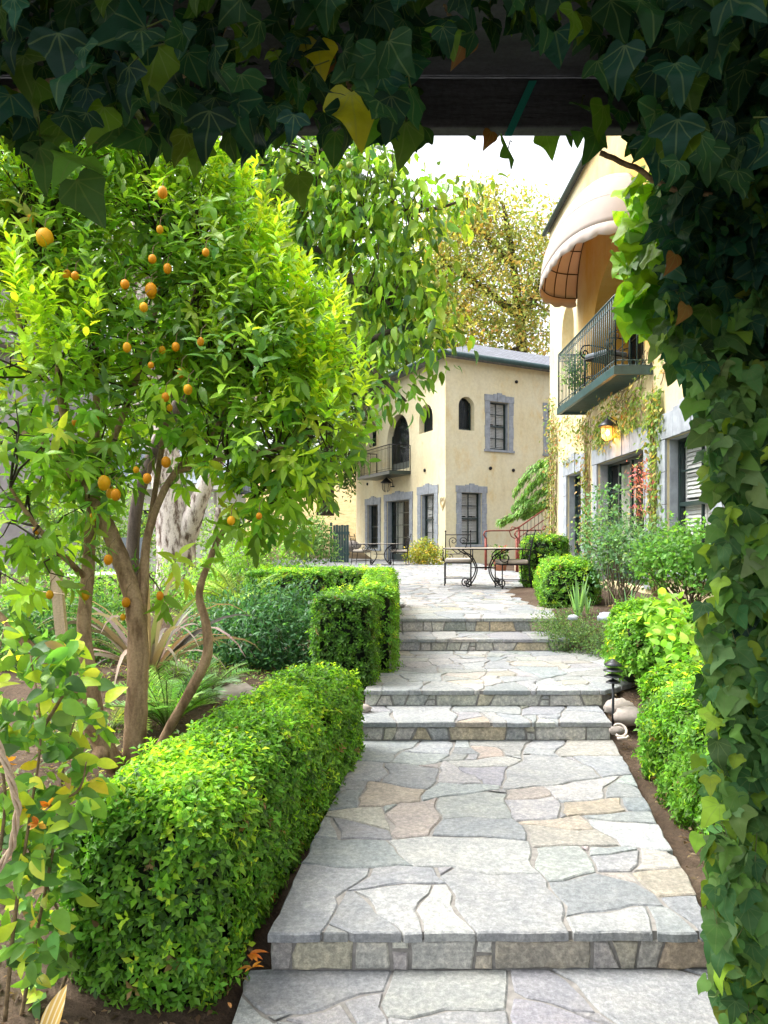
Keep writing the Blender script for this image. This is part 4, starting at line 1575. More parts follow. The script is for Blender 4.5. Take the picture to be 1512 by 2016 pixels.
# ------------------------------------------------------------------ trees behind
def tree(name, label, cat, base, limbs, bark, blobs, n, leaf, pal, tmpl=KITE, mat='far', droop=0., gap=None, shell=.3, cluster=1, group=None, spread=.2, jit=.22):
    t = thing(name, label, cat, tuple(base), group)
    m = MB()
    pl = []
    for l, r in limbs:
        p, rr = smooth_path(P3(l), r, 3)
        m.tube(p, rr, 9)
        pl += [np.array(q) for q in p]
    lf = LF()
    c, d, i = in_blobs(blobs, max(1, n // cluster), shell)
    if gap is not None:
        ok = keep(c, gap)
        c, d = c[ok], d[ok]
    br = MB()
    pl = np.array(pl)
    for k in rng.choice(len(c), min(len(c), 170), replace=False):
        j = np.argmin(np.linalg.norm(pl - c[k], axis=1))
        a = pl[j]
        L = np.linalg.norm(c[k] - a)
        mm = (a + c[k]) / 2 + rng.normal(0, .08 * L, 3)
        br.tube([a, mm, c[k]], (.012 * L ** .7 + .004, .008 * L ** .7 + .003, .003), 4, cap=False)
    base_c = cols(len(c), pal, jit)
    for _ in range(cluster):
        N = len(c)
        pos = c + rng.normal(0, spread, (N, 3)) * (1, 1, .7)
        f = unit(rdir(N) * 1.0 + d * .5 - UP * droop)
        u = unit(UP * .9 + rng.normal(0, .5, (N, 3)))
        lf.add(pos, f, u, leaf * rng.uniform(.6, 1.25, N), tmpl if tmpl is not POINTED or _ else NARROW, np.clip(base_c * (1 + rng.normal(0, .15, (N, 1))), .003, .9))
    m.v, m.f = m.v + br.v, m.f + [tuple(i + len(m.v) for i in f) for f in br.f]
    m.build('trunk', M[bark], t, smooth=True)
    lf.build('crown', M[mat], t)
    return t


per = tree('fruit_tree', 'fruit tree with large drooping leaves and green fruit reaching over behind the citrus', 'tree', px(262, 1165, 8.8),
           [([(262, 1170, 8.8), (262, 1060, 8.8), (285, 930, 8.8), (370, 760, 8.7), (450, 630, 8.6), (520, 512, 8.5), (600, 498, 8.3), (655, 505, 8.2), (690, 548, 8.1), (740, 580, 8.0), (790, 620, 7.9)], (.08, .075, .07, .07, .075, .08, .075, .065, .05, .035, .02)),
            ([(395, 720, 8.7), (540, 745, 8.5), (640, 720, 8.2), (700, 690, 8.1), (760, 655, 8.0), (820, 640, 7.9)], (.07, .06, .05, .045, .03, .015)),
            ([(700, 690, 8.1), (740, 735, 7.9), (800, 790, 7.8)], (.035, .025, .012)),
            ([(600, 498, 8.3), (590, 440, 8.3), (620, 380, 8.4), (640, 300, 8.4)], (.05, .045, .03, .02)),
            ([(655, 505, 8.2), (700, 430, 8.2), (770, 420, 8.3), (860, 410, 8.4), (920, 390, 8.5)], (.045, .04, .03, .02, .01)),
            ([(520, 512, 8.5), (480, 560, 8.5), (430, 600, 8.4)], (.06, .05, .02))],
           'darkbark', [(560, 350, 8.6, .7), (640, 330, 8.4, .6), (710, 350, 8.3, .6), (700, 430, 8.1, .55), (780, 420, 8.1, .5), (640, 460, 8.2, .5), (800, 520, 8.0, .5), (740, 500, 8.0, .5), (770, 630, 7.9, .5), (830, 650, 7.8, .38), (870, 400, 8.4, .4, .7), (930, 390, 8.6, .3, .6),
                        (740, 740, 8.0, .42), (800, 780, 7.9, .28), (860, 690, 7.8, .25), (690, 600, 8.1, .35, .7), (520, 450, 8.6, .5), (600, 600, 8.4, .35, .5), (690, 820, 8.1, .25), (480, 330, 8.7, .6), (540, 300, 8.5, .6), (600, 420, 8.3, .6), (720, 330, 8.2, .45), (840, 580, 7.9, .4), (770, 560, 8.0, .45)],
           4200, .14, [((.075, .15, .02), 4), ((.115, .20, .022), 4), ((.18, .26, .03), 2), ((.045, .10, .035), 2)], POINTED, 'glossy', droop=1.1, cluster=3, spread=.10,
           gap=lambda X, Y: (X < np.interp(Y, [280, 350, 430, 520, 600, 700, 780, 840], [800, 960, 990, 890, 880, 930, 880, 800]) + rng.normal(0, 15, len(X))) & ~((X > 640) & (X < 700) & (Y > 620) & (Y < 860) & (rng.uniform(0, 1, len(X)) < .6)))
for x, y in ((688, 325), (655, 372), (705, 390), (690, 476), (803, 530), (783, 605), (757, 602), (730, 590), (772, 345), (635, 340), (860, 560), (820, 700)):
    f = MB()
    p = px(x, y, 7.75 + random.uniform(0, .3))
    f.ball(p, .036, 10, 7, (1, 1, .92), .04)
    f.build('green_fruit', M['unripe'], per, smooth=True)

tree('pale_barked_tree', 'old tree with thick pale peeling trunk in the left garden', 'tree', px(348, 1165, 13.0),
     [([(345, 1168, 13), (347, 1110, 13), (345, 1060, 13), (338, 990, 13), (328, 930, 13.1), (318, 860, 13.2), (310, 780, 13.3), (290, 640, 13.5), (270, 420, 13.8)], (.36, .33, .33, .30, .28, .25, .22, .18, .12)),
      ([(352, 1080, 13), (372, 1040, 12.9), (390, 990, 12.8), (420, 920, 12.8), (480, 820, 12.8), (540, 680, 13)], (.20, .19, .15, .13, .11, .08)),
      ([(330, 1000, 12.85), (310, 940, 12.75), (296, 890, 12.7), (285, 850, 12.7)], (.10, .08, .06, .03)),
      ([(428, 1110, 13.4), (425, 1060, 13.4), (430, 1000, 13.5)], (.07, .06, .05))],
     'palebark', [(200, 420, 14, 1.6), (330, 330, 14, 1.6), (480, 420, 14, 1.5), (280, 600, 14, 1.3), (480, 620, 13.6, 1.2), (90, 560, 14, 1.4), (560, 760, 13.4, .7), (150, 760, 14.5, 1.0, .6)],
     9000, .13, [((.05, .11, .022), 3), ((.085, .16, .03), 3), ((.13, .21, .04), 1)], KITE, 'far', cluster=3, spread=.2)

G1 = [((.045, .10, .022), 3), ((.07, .14, .03), 3), ((.11, .18, .045), 2)]
AUT = [((.20, .225, .075), 4), ((.26, .235, .085), 2.5), ((.31, .19, .07), 1.1), ((.16, .205, .065), 3), ((.34, .26, .06), 1.)]
tree('autumn_tree', 'tall tree with thin yellow and orange autumn foliage behind the far house', 'tree', px(1030, 1015, 46),
     [([(1035, 1000, 46), (1032, 800, 46), (1028, 690, 46), (1020, 600, 46), (1005, 480, 46), (990, 400, 46)], (.5, .42, .36, .28, .2, .1)),
      ([(1028, 690, 46), (960, 700, 45), (900, 690, 45)], (.3, .22, .1)), ([(1024, 640, 46), (1060, 570, 45), (1090, 500, 45)], (.3, .22, .1)),
      ([(1020, 620, 46), (940, 560, 46), (880, 520, 46)], (.3, .2, .1)), ([(1010, 520, 46), (950, 460, 46), (900, 430, 46)], (.22, .15, .08))],
     'darkbark', [(1000, 440, 46, 2.5, .7), (930, 480, 46, 2.5), (1040, 520, 46, 2.4), (900, 570, 46, 2.2), (980, 590, 45, 2.6), (1070, 620, 46, 2.0), (930, 660, 45, 2.0), (1010, 670, 45, 1.9), (1085, 440, 46, 1.4, .6), (870, 640, 45, 1.6), (870, 470, 46, 2.2), (860, 560, 46, 2.2), (1085, 540, 45, 1.8), (920, 420, 46, 1.8), (1090, 690, 45, 1.3), (960, 390, 46, 1.2, .5)],
     21000, .30, AUT, KITE, 'far', cluster=6, spread=.42, shell=.1)
BG = [
    ('slender olive green tree with airy foliage behind the left end of the far house', 640, 36, [(650, 700, 36, 3.0), (600, 600, 36, 3.2), (700, 620, 36, 2.6), (640, 800, 36, 2.6), (720, 740, 36, 2.0), (560, 720, 36, 2.5), (690, 860, 36, 1.6)], [((.10, .17, .05), 3), ((.15, .22, .07), 2), ((.07, .13, .04), 2)], 12000),
    ('broad green tree filling the view behind the citrus crown', 420, 32, [(420, 560, 32, 3.6), (520, 500, 32, 3.2), (330, 640, 32, 3.2), (470, 720, 32, 3.0), (560, 820, 32, 2.2), (380, 800, 32, 2.6), (460, 400, 32, 3.0)], G1, 12000),
    ('tall dense green tree at the far left behind the grey house', 120, 34, [(120, 500, 34, 4.2), (220, 620, 34, 3.8), (40, 640, 34, 3.8), (160, 780, 34, 3.2), (240, 380, 34, 3.8), (100, 330, 34, 4.0)], G1, 11000),
    ('small green tree behind the cottage roof', 300, 29, [(300, 850, 29, 1.9), (240, 830, 29, 1.7), (370, 860, 29, 1.7), (330, 780, 29, 1.8)], [((.055, .10, .03), 3), ((.09, .14, .04), 2)], 6000),
    ('round green tree behind the roof of the far house', 820, 52, [(820, 640, 52, 3.4), (760, 600, 52, 3.4), (860, 700, 52, 2.8), (780, 720, 52, 3), (720, 680, 52, 3)], [((.10, .15, .05), 3), ((.14, .18, .06), 2)], 8000),
]
for lab, x, Y, bl, pal, n in BG:
    top = min(b[1] for b in bl)
    tree('background_tree', lab, 'tree', px(x, 1010, Y), [([(x, 1015, Y), (x + 4, 850, Y), (x - 4, (850 + top) / 2, Y), (x + 3, top + 20, Y)], (.012 * Y, .009 * Y, .006 * Y, .002 * Y))],
         'darkbark', bl, n, .0085 * Y, pal, KITE, 'far', cluster=4, spread=.011 * Y, shell=.2, group='trees in the background')


# ------------------------------------------------------------------ shrubs and beds
def shrub(name, label, cat, blobs, n, leaf, pal, tmpl=KITE, mat='glossy', stems=0, droop=.0, cluster=4, spread=.05, floor=None, up=.6, group=None, base=None):
    t_ = base or (blobs[0][0], blobs[0][1] + 60, blobs[0][2])
    c, d, _ = in_blobs(blobs, n // cluster, .25)
    if floor is not None:
        c[:, 2] = np.maximum(c[:, 2], floor + rng.uniform(0, .06, len(c)))
    lf = LF()
    b = cols(len(c), pal)
    for _ in range(cluster):
        N = len(c)
        f = unit(rdir(N) + d * .5 + UP * (.1 - droop))
        lf.add(c + rng.normal(0, spread, (N, 3)), f, unit(UP * up + d * .5 + rng.normal(0, .35, (N, 3))), leaf * rng.uniform(.7, 1.2, N), tmpl, np.clip(b * (1 + rng.normal(0, .14, (N, 1))), .003, .9))
    o = np.array(px(*t_))
    m = MB()
    for k in range(stems):
        e = c[rng.integers(len(c))]
        s_ = o + rng.normal(0, .07, 3) * (1, 1, 0)
        m.tube([s_, s_ * .5 + e * .5 + rng.normal(0, .04, 3), e], (.007, .005, .003), 4, cap=False)
    lf.add_mb(m, (.11, .085, .05))
    ob = lf.build(name, M[mat], loc=tuple(o))
    return tag(ob, label, cat, group)


shrub('shrub', 'wide glossy blue green shrub between the citrus trunks and the square hedge block', 'shrub',
      [(520, 1265, 7.2, .42), (460, 1290, 7.0, .38), (580, 1260, 7.3, .36), (420, 1250, 7.4, .35), (540, 1215, 7.6, .34), (480, 1220, 7.5, .33), (590, 1210, 7.7, .3), (410, 1310, 6.9, .3), (610, 1290, 7.2, .25)], 11000, .062, [((.03, .085, .035), 4), ((.05, .12, .05), 3), ((.02, .055, .025), 2)], LANCE, stems=14, spread=.06, floor=.3)
shrub('shrub', 'low leafy shrub behind the wooden stake at the left edge', 'shrub',
      [(60, 1235, 6.8, .36), (140, 1220, 7.0, .38), (10, 1270, 6.6, .34), (210, 1240, 7.2, .34), (100, 1290, 6.6, .32), (180, 1300, 6.7, .3)], 8000, .055, [((.04, .10, .03), 4), ((.07, .15, .04), 3)], LANCE, stems=10, spread=.06, floor=.28)
shrub('shrub', 'pale yellow green shrub below the right end of the citrus crown', 'shrub', [(480, 1090, 10.5, .45), (540, 1110, 10.5, .4), (440, 1130, 10.3, .35)], 2600, .07, [((.14, .24, .05), 3), ((.09, .17, .04), 2)], LANCE, stems=8, floor=.62)
shrub('shrub', 'dark green shrub on the bank left of the far house', 'shrub', [(688, 900, 38, 1.0), (690, 940, 38, .8), (680, 850, 38, 1.0)], 2600, .22, [((.03, .06, .02), 3), ((.05, .09, .03), 2)], KITE, 'far', cluster=5, spread=.22)
shrub('shrub', 'light green garden shrub in front of the cottage window', 'shrub', [(220, 1030, 17, .8), (290, 1060, 17, .6), (160, 1060, 16.5, .8), (250, 975, 18, .5, .5), (420, 1050, 17, .6), (120, 1000, 17, .8)], 6000, .10, [((.13, .22, .05), 3), ((.08, .15, .04), 2), ((.20, .28, .06), 1)], KITE, 'far', cluster=5, spread=.16)
shrub('shrub', 'green shrub beside the teal gate at the left end of the terrace', 'shrub', [(620, 1050, 24, .55), (590, 1070, 23, .6), (640, 1085, 24, .4), (560, 1040, 24, .6)], 3400, .12, [((.06, .12, .035), 3), ((.10, .17, .05), 2)], KITE, 'far', cluster=5, spread=.14)
shrub('rose_bush', 'grey green rose bush with white blooms before the near house french doors', 'rose bush',
      [(1215, 1050, 9.6, .34), (1172, 1045, 10.3, .26), (1260, 1080, 9.2, .36), (1190, 1085, 10, .3), (1212, 975, 9.8, .22, .35), (1165, 985, 10, .16, .3), (1300, 1070, 9.0, .3), (1200, 1120, 9.8, .26)], 3600, .056, [((.075, .14, .075), 3), ((.05, .11, .05), 3), ((.10, .17, .09), 2)], OVAL3, 'leaf', stems=34, spread=.06, base=(1220, 1195, 9.2))
shrub('rose_bush', 'green rose bush with bare brown stems next to the ivy pillar', 'rose bush',
      [(1330, 1105, 8.4, .32), (1370, 1090, 8.2, .32), (1290, 1105, 8.6, .26), (1400, 1110, 8.0, .32), (1335, 1060, 8.5, .22, .4)], 3200, .058, [((.055, .13, .03), 3), ((.085, .18, .04), 3)], OVAL3, 'leaf', stems=50, spread=.06, base=(1350, 1205, 8.2))
shrub('shrub', 'reddish leaved shrub standing before the french doors of the near house', 'shrub', [(1258, 930, 9.6, .13), (1268, 965, 9.6, .12), (1262, 1000, 9.6, .1)], 230, .06, [((.26, .07, .08), 3), ((.32, .14, .13), 2), ((.16, .07, .06), 1)], LANCE, 'leaf', stems=8, spread=.04, base=(1262, 1110, 9.6))
shrub('flower_bush', 'yellowish flowering bush at the foot of the far house corner', 'shrub', [(835, 1085, 26.8, .42), (850, 1095, 26.6, .36), (815, 1095, 27, .34), (868, 1100, 26.4, .28)], 2400, .10, [((.20, .20, .03), 3), ((.13, .17, .03), 3), ((.34, .22, .03), 1)], KITE, 'far', cluster=5, spread=.09)
shrub('potted_shrub', 'green plant behind the railing at the far end of the upper balcony', 'plant', [(1135, 715, 14.7, .22), (1128, 740, 14.7, .22), (1140, 760, 14.6, .18)], 900, .06, G1, KITE, 'leaf', cluster=4, stems=6, base=(1132, 790, 14.7))
shrub('groundcover', 'grey green creeping plant spilling over the right end of the upper steps', 'ground cover plant', [(1080, 1232, 8.3, .17), (1120, 1250, 8.1, .2), (1160, 1262, 7.9, .22), (1105, 1228, 8.5, .2), (1150, 1235, 8.3, .22), (1190, 1265, 7.7, .2), (1100, 1265, 8.0, .13)], 5200, .030, [((.06, .11, .045), 3), ((.10, .15, .06), 2), ((.04, .08, .03), 2)], KITE, 'leaf', cluster=5, spread=.04, stems=10, base=(1130, 1275, 8.0))
shrub('shrub', 'light green large leaved plant between the box shrub and the ivy pillar', 'plant', [(1330, 1240, 5.6, .14), (1345, 1290, 5.4, .14), (1310, 1215, 5.8, .12)], 300, .085, [((.11, .22, .035), 3), ((.16, .27, .045), 2)], OVATE, 'leaf', cluster=3, stems=8, base=(1335, 1360, 5.5))

shrub('shrub', 'bright green bed of leafy perennials around the foot of the pale trunk', 'shrub', [(330, 1165, 10.8, .5), (230, 1170, 10.2, .45), (400, 1170, 10.2, .45), (150, 1165, 9.8, .45), (60, 1165, 9.6, .5), (430, 1150, 11.5, .5)], 5200, .085, [((.11, .21, .04), 3), ((.16, .26, .06), 2), ((.07, .14, .04), 2)], LANCE, 'leaf', stems=10, floor=.62, spread=.08)
# rose bush close to the camera at bottom left
rb_ = thing('rose_bush', 'yellowing rose bush with thin stems in the near left corner', 'rose bush', tuple(px(60, 2010, 2.5)))
lf = LF()
st = MB()
RS = [[(40, 2010, 2.5), (70, 1850, 2.5), (110, 1640, 2.5), (130, 1480, 2.6), (160, 1380, 2.7)], [(10, 2010, 2.4), (30, 1800, 2.4), (60, 1600, 2.45), (80, 1440, 2.5), (60, 1290, 2.6)], [(90, 2010, 2.6), (140, 1880, 2.6), (90, 1740, 2.55), (40, 1640, 2.5)],
      [(-20, 2000, 2.4), (-10, 1760, 2.4), (10, 1560, 2.4), (-20, 1400, 2.5), (10, 1230, 2.7)], [(60, 1600, 2.45), (150, 1560, 2.5), (170, 1500, 2.5)], [(80, 1440, 2.5), (140, 1330, 2.6), (110, 1270, 2.7)]]
cs = []
for l in RS:
    p, r = smooth_path(P3(l), np.linspace(.007, .0025, len(l)), 6)
    st.tube(p, r, 6)
    cs += [np.array(q) for q in p[4:]]
cs = np.array(cs)
n = 140
i = rng.choice(len(cs), n)
cc = cs[i] + rng.normal(0, .05, (n, 3)) * (1.1, 1, .9)
ok = keep(cc, lambda X, Y: (X < 205 + rng.normal(0, 14, len(X))) & ~((X > 95) & (Y > 1900)))
cc = cc[ok]
for s_ in range(5):                     # five leaflets
    N = len(cc)
    f = unit(rdir(N) * (1, .7, .5) + (0, -.25, -.25))
    pal = [((.075, .16, .035), 4), ((.12, .22, .035), 3), ((.26, .31, .035), 1.6), ((.32, .26, .02), .3), ((.05, .11, .035), 2), ((.16, .10, .05), .08)]
    lf.add(cc + rng.normal(0, .022, (N, 3)), f, unit(UP * .5 + np.array((0, -.7, 0)) + rng.normal(0, .4, (N, 3))), rng.uniform(.045, .095, N), (POINTED, OVATE, LANCE5)[s_ % 3], cols(N, pal))
lf.build('foliage', M['leaf'], rb_)
st.build('stems', M['stem'], rb_, smooth=True)
for x, y in ((95, 1588), (75, 1622), (15, 1500)):
    f = LF()
    c = np.array([px(x, y, 2.3)] * 7)
    f.add(c, unit(rdir(7) + (0, -.5, .3)), rdir(7), .03, OVAL3, cols(7, [((.75, .42, .03), 2), ((.80, .30, .02), 1)], gain=.8))
    f.build('wilted_bloom', M['petal'], rb_)

vn = MB()
for k in range(3):
    pts = []
    for t in np.linspace(0, 1, 26):
        c = px(np.interp(t, [0, .3, .55, .8, 1], [-22, 15, 36, 24, -14]), 1420 + 310 * t, 1.95)
        a = t * 16 + k * 2.1
        pts.append(c + Vector((.006 * math.cos(a), .006 * math.sin(a), 0)))
    vn.tube(pts, .0042, 6)
tag(vn.build('dry_vine', M['stake'], smooth=True, loc=tuple(px(0, 1720, 1.95))), 'twisted dry brown vine hanging at the left edge in front of the rose bush', 'vine')


# ------------------------------------------------------------------ strap leaved plants
def blades(name, label, cat, base, n, L, width, pal, spread=.5, arch=.8, mat='grassm', seg=7, rz=.05, group=None, upright=1.):
    b = np.array(base)
    lf = LF()
    for k in range(n):
        a = rng.uniform(0, 2 * math.pi)
        out = np.array((math.cos(a), math.sin(a), 0))
        l = L * rng.uniform(.6, 1.1)
        sp = spread * rng.uniform(.2, 1)
        p = b + out * rz * rng.uniform(0, 1)
        d = unit(out * sp + UP * upright)
        side = np.cross(d, UP)
        side = side / max(np.linalg.norm(side), 1e-6)
        side = unit(side + rng.normal(0, .5, 3))
        V, T = [], []
        for j in range(seg + 1):
            t = j / seg
            w = width / 2 * (1 - t ** 2.2) * min(1, .55 + t * 2)
            V += [p - side * w, p + np.array((0, 0, -.15 * w)), p + side * w]
            d = unit(d - UP * arch * .3 * t * rng.uniform(.6, 1.4))
            p = p + d * l / seg
            if j:
                o = 3 * (j - 1)
                for q in (0, 1):
                    T += [(o + q, o + q + 1, o + q + 4), (o + q, o + q + 4, o + q + 3)]
        lf.V.append(np.array(V))
        lf.T.append(np.array(T) + lf.n)
        lf.C.append(np.tile(cols(1, pal), (len(V), 1)))
        lf.L.append(np.full((len(V), 3), 5.))
        lf.n += len(V)
    return tag(lf.build(name, M[mat], loc=tuple(base)), label, cat, group)


def on_ground(x, y, Y):
    p = px(x, y, Y)
    return (p.x, p.y, gz(p.x, p.y))


IRIS = [((.12, .22, .09), 3), ((.16, .28, .10), 2), ((.09, .17, .08), 2)]
blades('iris', 'tall fan of blue green iris blades at the foot of the round terrace hedge', 'iris', on_ground(1138, 1208, 8.9), 15, .50, .035, IRIS, .32, .25, rz=.05)
blades('iris', 'small iris clump just right of the tallest iris fan', 'iris', on_ground(1156, 1205, 9.0), 7, .33, .03, IRIS, .5, .3, rz=.04)
blades('iris', 'arching iris clump in front of the rose bushes', 'iris', on_ground(1238, 1205, 8.6), 22, .52, .032, IRIS, .75, .5, rz=.08)
blades('flax', 'spiky flax with long arching pinkish brown leaves behind the citrus trunk', 'flax', on_ground(292, 1300, 6.2), 46, 1.15, .05, [((.10, .075, .068), 3), ((.07, .055, .045), 3), ((.16, .125, .115), 2), ((.06, .07, .035), 2)], 1.1, 1.3, seg=10, rz=.07, upright=.75)


def palm(label, base, n, L, pal, spread, rise=1.):
    lf = LF()
    b = np.array(base)
    for k in range(n):
        a = rng.uniform(0, 2 * math.pi)
        out = np.array((math.cos(a), math.sin(a), 0))
        p, d = b.copy(), unit(out * spread * rng.uniform(.35, 1) + UP * rise)
        l = L * rng.uniform(.6, 1.05)
        P_, D_ = [], []
        for j in range(22):
            d = unit(d - UP * .055)
            p = p + d * l / 22
            P_.append(p.copy())
            D_.append(d.copy())
        P_, D_ = np.array(P_)[4:], np.array(D_)[4:]
        sd_ = unit(np.cross(D_, UP))
        c = cols(1, pal)
        for sg in (1, -1):
            for o in (0., .5):
                q = P_ + D_ * o * l / 22
                f = unit(D_ * .7 + sd_ * sg + UP * .25 + rng.normal(0, .1, P_.shape))
                lf.add(q, f, unit(UP + sd_ * sg * -.5), l * .24 * np.sin(np.linspace(.5, 2.9, len(q))), NEEDLE, np.clip(c * (1 + rng.normal(0, .15, (len(q), 1))), .01, .9))
        m = MB()
        m.tube([b] + [Vector(x) for x in P_[::5]] + [Vector(P_[-1])], .004, 4, cap=False)
        lf.add_mb(m, (.12, .17, .05))
    return tag(lf.build('palm', M['grassm'], loc=tuple(base)), label, 'palm')


NEEDLE = kite(.09, .01, .12)
PG = [((.10, .22, .03), 3), ((.14, .28, .04), 3), ((.08, .17, .05), 2)]
palm('small feathery palm with bright green fronds at the foot of the citrus tree', on_ground(330, 1420, 5.3), 30, .62, PG, .75)
palm('feathery palm with yellowing fronds at the left of the citrus trunk', on_ground(215, 1420, 5.2), 16, .5, [((.16, .22, .04), 3), ((.28, .27, .05), 2)], .9, .7)
palm('grey green palm between the small bright palm and the long hedge', on_ground(415, 1400, 5.9), 18, .5, [((.11, .19, .09), 3), ((.09, .17, .05), 2)], .9, .7)
palm('yellow green palm beside the low hedge of the terrace front edge', on_ground(470, 1180, 9.6), 26, .95, [((.17, .25, .04), 3), ((.12, .2, .04), 3)], .9)

# bed weeds and mulch: nobody could count them
lf = LF()
n = 22000
x, y = rng.uniform(-8, -.75, n), rng.uniform(2.3, 12, n)
ok = (np.sin(x * 4 + 1) * np.sin(y * 3) + rng.normal(0, .6, n) > .05) & ~((x > -1.25) & (y < 5.6)) & ~((y < 3.2) & (x > -1.7) & (rng.uniform(0, 1, n) < .6))
x, y = x[ok], y[ok]
p = np.stack([x, y, np.array([gz(a, b) for a, b in zip(x, y)]) + .012], 1)
N = len(p)
for _ in range(2):
    lf.add(p + rng.normal(0, .02, (N, 3)) * (1, 1, .3), unit(rdir(N) * (1, 1, .3) + UP * .5), UP + rng.normal(0, .3, (N, 3)), rng.uniform(.02, .055, N), KITE, cols(N, [((.09, .16, .04), 3), ((.14, .22, .06), 2), ((.22, .22, .09), 1)]))
o = lf.build('groundcover_weeds', M['leaf'])
tag(o, 'low green weeds scattered over the soil under the citrus tree', 'weeds', kind='stuff')
lf = LF()
n = 15000
x, y = rng.uniform(-2.6, 2.6, n), rng.uniform(2.2, 8.6, n)
lx = np.interp(y, [2.2, 2.8, 5.5, 8.7], [-.56, -.50, -.22, .08])
rx = np.interp(y, [2.2, 2.8, 5.5, 6, 8.7], [1.4, 1.28, 1.70, 1.75, 2.05])
ok = (x < lx) | (x > rx)
x, y = x[ok], y[ok]
p = np.stack([x, y, np.array([gz(a, b) for a, b in zip(x, y)]) + .022], 1)
N = len(p)
lf.add(p, unit(rdir(N) * (1, 1, .12)), UP + rng.normal(0, .35, (N, 3)), rng.uniform(.012, .045, N), KITE, cols(N, [((.20, .13, .075), 4), ((.34, .25, .15), 2), ((.11, .07, .045), 3), ((.45, .36, .26), 1)], gain=1.))
tag(lf.build('leaf_litter', M['leaf']), 'dry leaf litter and bark chips on the garden soil', 'leaf litter', kind='stuff')

# cedar boughs between the houses
t = thing('conifer', 'cedar with drooping green boughs hanging over the outdoor staircase', 'tree', (6.1, 24.4, .65))
bm_, lf = MB(), LF()
bm_.tube([(6.1, 24.4, .6), (6.1, 24.4, 3), (6.05, 24.4, 7)], (.16, .13, .05), 8)
BO = [[(1110, 905), (1085, 905), (1060, 912), (1035, 935), (1015, 965)], [(1110, 940), (1085, 938), (1055, 945), (1030, 975), (1012, 995)], [(1110, 965), (1080, 960), (1050, 975), (1020, 1005), (985, 1022)], [(1105, 975), (1075, 985), (1045, 1000), (1015, 1012), (990, 1025)],
      [(1110, 925), (1080, 922), (1060, 940), (1045, 955)], [(1110, 990), (1085, 985), (1055, 1000), (1035, 1012)], [(1110, 950), (1090, 955), (1065, 965), (1040, 985)]]
for l in BO:
    p, r = smooth_path([px(x, y, 23.6 + .3 * math.sin(y)) for x, y in l], np.linspace(.03, .006, len(l)), 8)
    bm_.tube([Vector((6.08, 24.4, p[0].z + .3))] + p, [.03] + list(r), 5)
    q = np.array(p)
    dv = unit(np.gradient(q, axis=0))
    for k in range(26):
        N = len(q)
        o_ = rng.normal(0, .07, (N, 3)) * np.linspace(1.3, .5, N)[:, None]
        f = unit(dv * 1.0 + rng.normal(0, .3, (N, 3)) - UP * .55)
        lf.add(q + o_ - UP * .06, f, unit(UP + rng.normal(0, .4, (N, 3))), rng.uniform(.10, .20, N), kite(.28, .04, .2), cols(N, [((.085, .165, .045), 3), ((.12, .21, .055), 2)]))
bm_.build('trunk', M['darkbark'], t, smooth=True)
lf.build('crown', M['far'], t)

# creeper on the near house
cr = thing('creeper', 'half dried creeper climbing the near house wall below the balcony', 'vine', (WX - .03, 17, .6))
st, lf = MB(), LF()
for u0 in (17.9, 18.1, 18.3, 18.45, 15.05, 14.95, 15.15, 11.35, 11.25):
    for _ in range(3):
        pts, yy = [], u0
        top = random.uniform(3.6, 4.8) if u0 > 17 else random.uniform(3.4, 4.1)
        for z in np.arange(.65, top, .22):
            yy += random.gauss(0, .03)
            pts.append((WX - random.uniform(.015, .05), yy, z))
        st.tube(pts, np.linspace(.016, .006, len(pts)), 5)
for _ in range(26):
    y0 = random.uniform(11, 18.2)
    z0 = random.uniform(3.3, 4.2)
    pts = []
    for k in range(9):
        pts.append((WX - random.uniform(.01, .05), y0, z0))
        y0 -= random.uniform(.05, .22)
        z0 += random.gauss(.02, .09)
        z0 = min(z0, 4.9)
    st.tube(pts, .006, 4)


def creep(n, yr, zr, pal, dens=None):
    y, z = rng.uniform(*yr, n), rng.uniform(*zr, n)
    if dens is not None:
        ok = dens(y, z)
        y, z = y[ok], z[ok]
    N = len(y)
    p = np.stack([WX - .02 - rng.exponential(.05, N), y, z], 1)
    lf.add(p, unit(np.array((-.4, 0, -1.)) + rng.normal(0, .5, (N, 3))), unit(np.array((-1., 0, .3)) + rng.normal(0, .4, (N, 3))), rng.uniform(.045, .10, N), OVAL3, cols(N, pal))


CP = [((.10, .12, .035), 3), ((.07, .11, .03), 3), ((.17, .12, .045), 1.5), ((.20, .10, .05), 1), ((.16, .15, .07), 2)]
CG = [((.08, .13, .03), 4), ((.13, .17, .045), 3), ((.28, .22, .07), 1)]
creep(1500, (17.7, 18.55), (.7, 5.0), CP, lambda y, z: rng.uniform(0, 1, len(y)) < np.interp(z, [.7, 2, 4, 5], [.55, .6, .9, .3]))
creep(2600, (10.8, 18.4), (3.15, 4.3), CP, lambda y, z: (np.sin(y * 3.1) * np.sin(z * 7 + y) + rng.normal(0, .5, len(y)) > .1) & (z > 3.35 + .35 * np.sin(y * 2.2)))
creep(2200, (11.0, 14.6), (3.3, 4.2), CG, lambda y, z: np.sin(y * 2.3 + 1) * np.sin(z * 5 + y * 2) + rng.normal(0, .4, len(y)) > .15)
creep(1300, (14.9, 15.35), (.9, 4.0), CP, lambda y, z: rng.uniform(0, 1, len(y)) < .4)
creep(1500, (11.0, 11.55), (.9, 3.8), CG, lambda y, z: rng.uniform(0, 1, len(y)) < .6)
st.build('stems', M['stem'], cr, smooth=True)
lf.build('foliage', M['leaf'], cr)
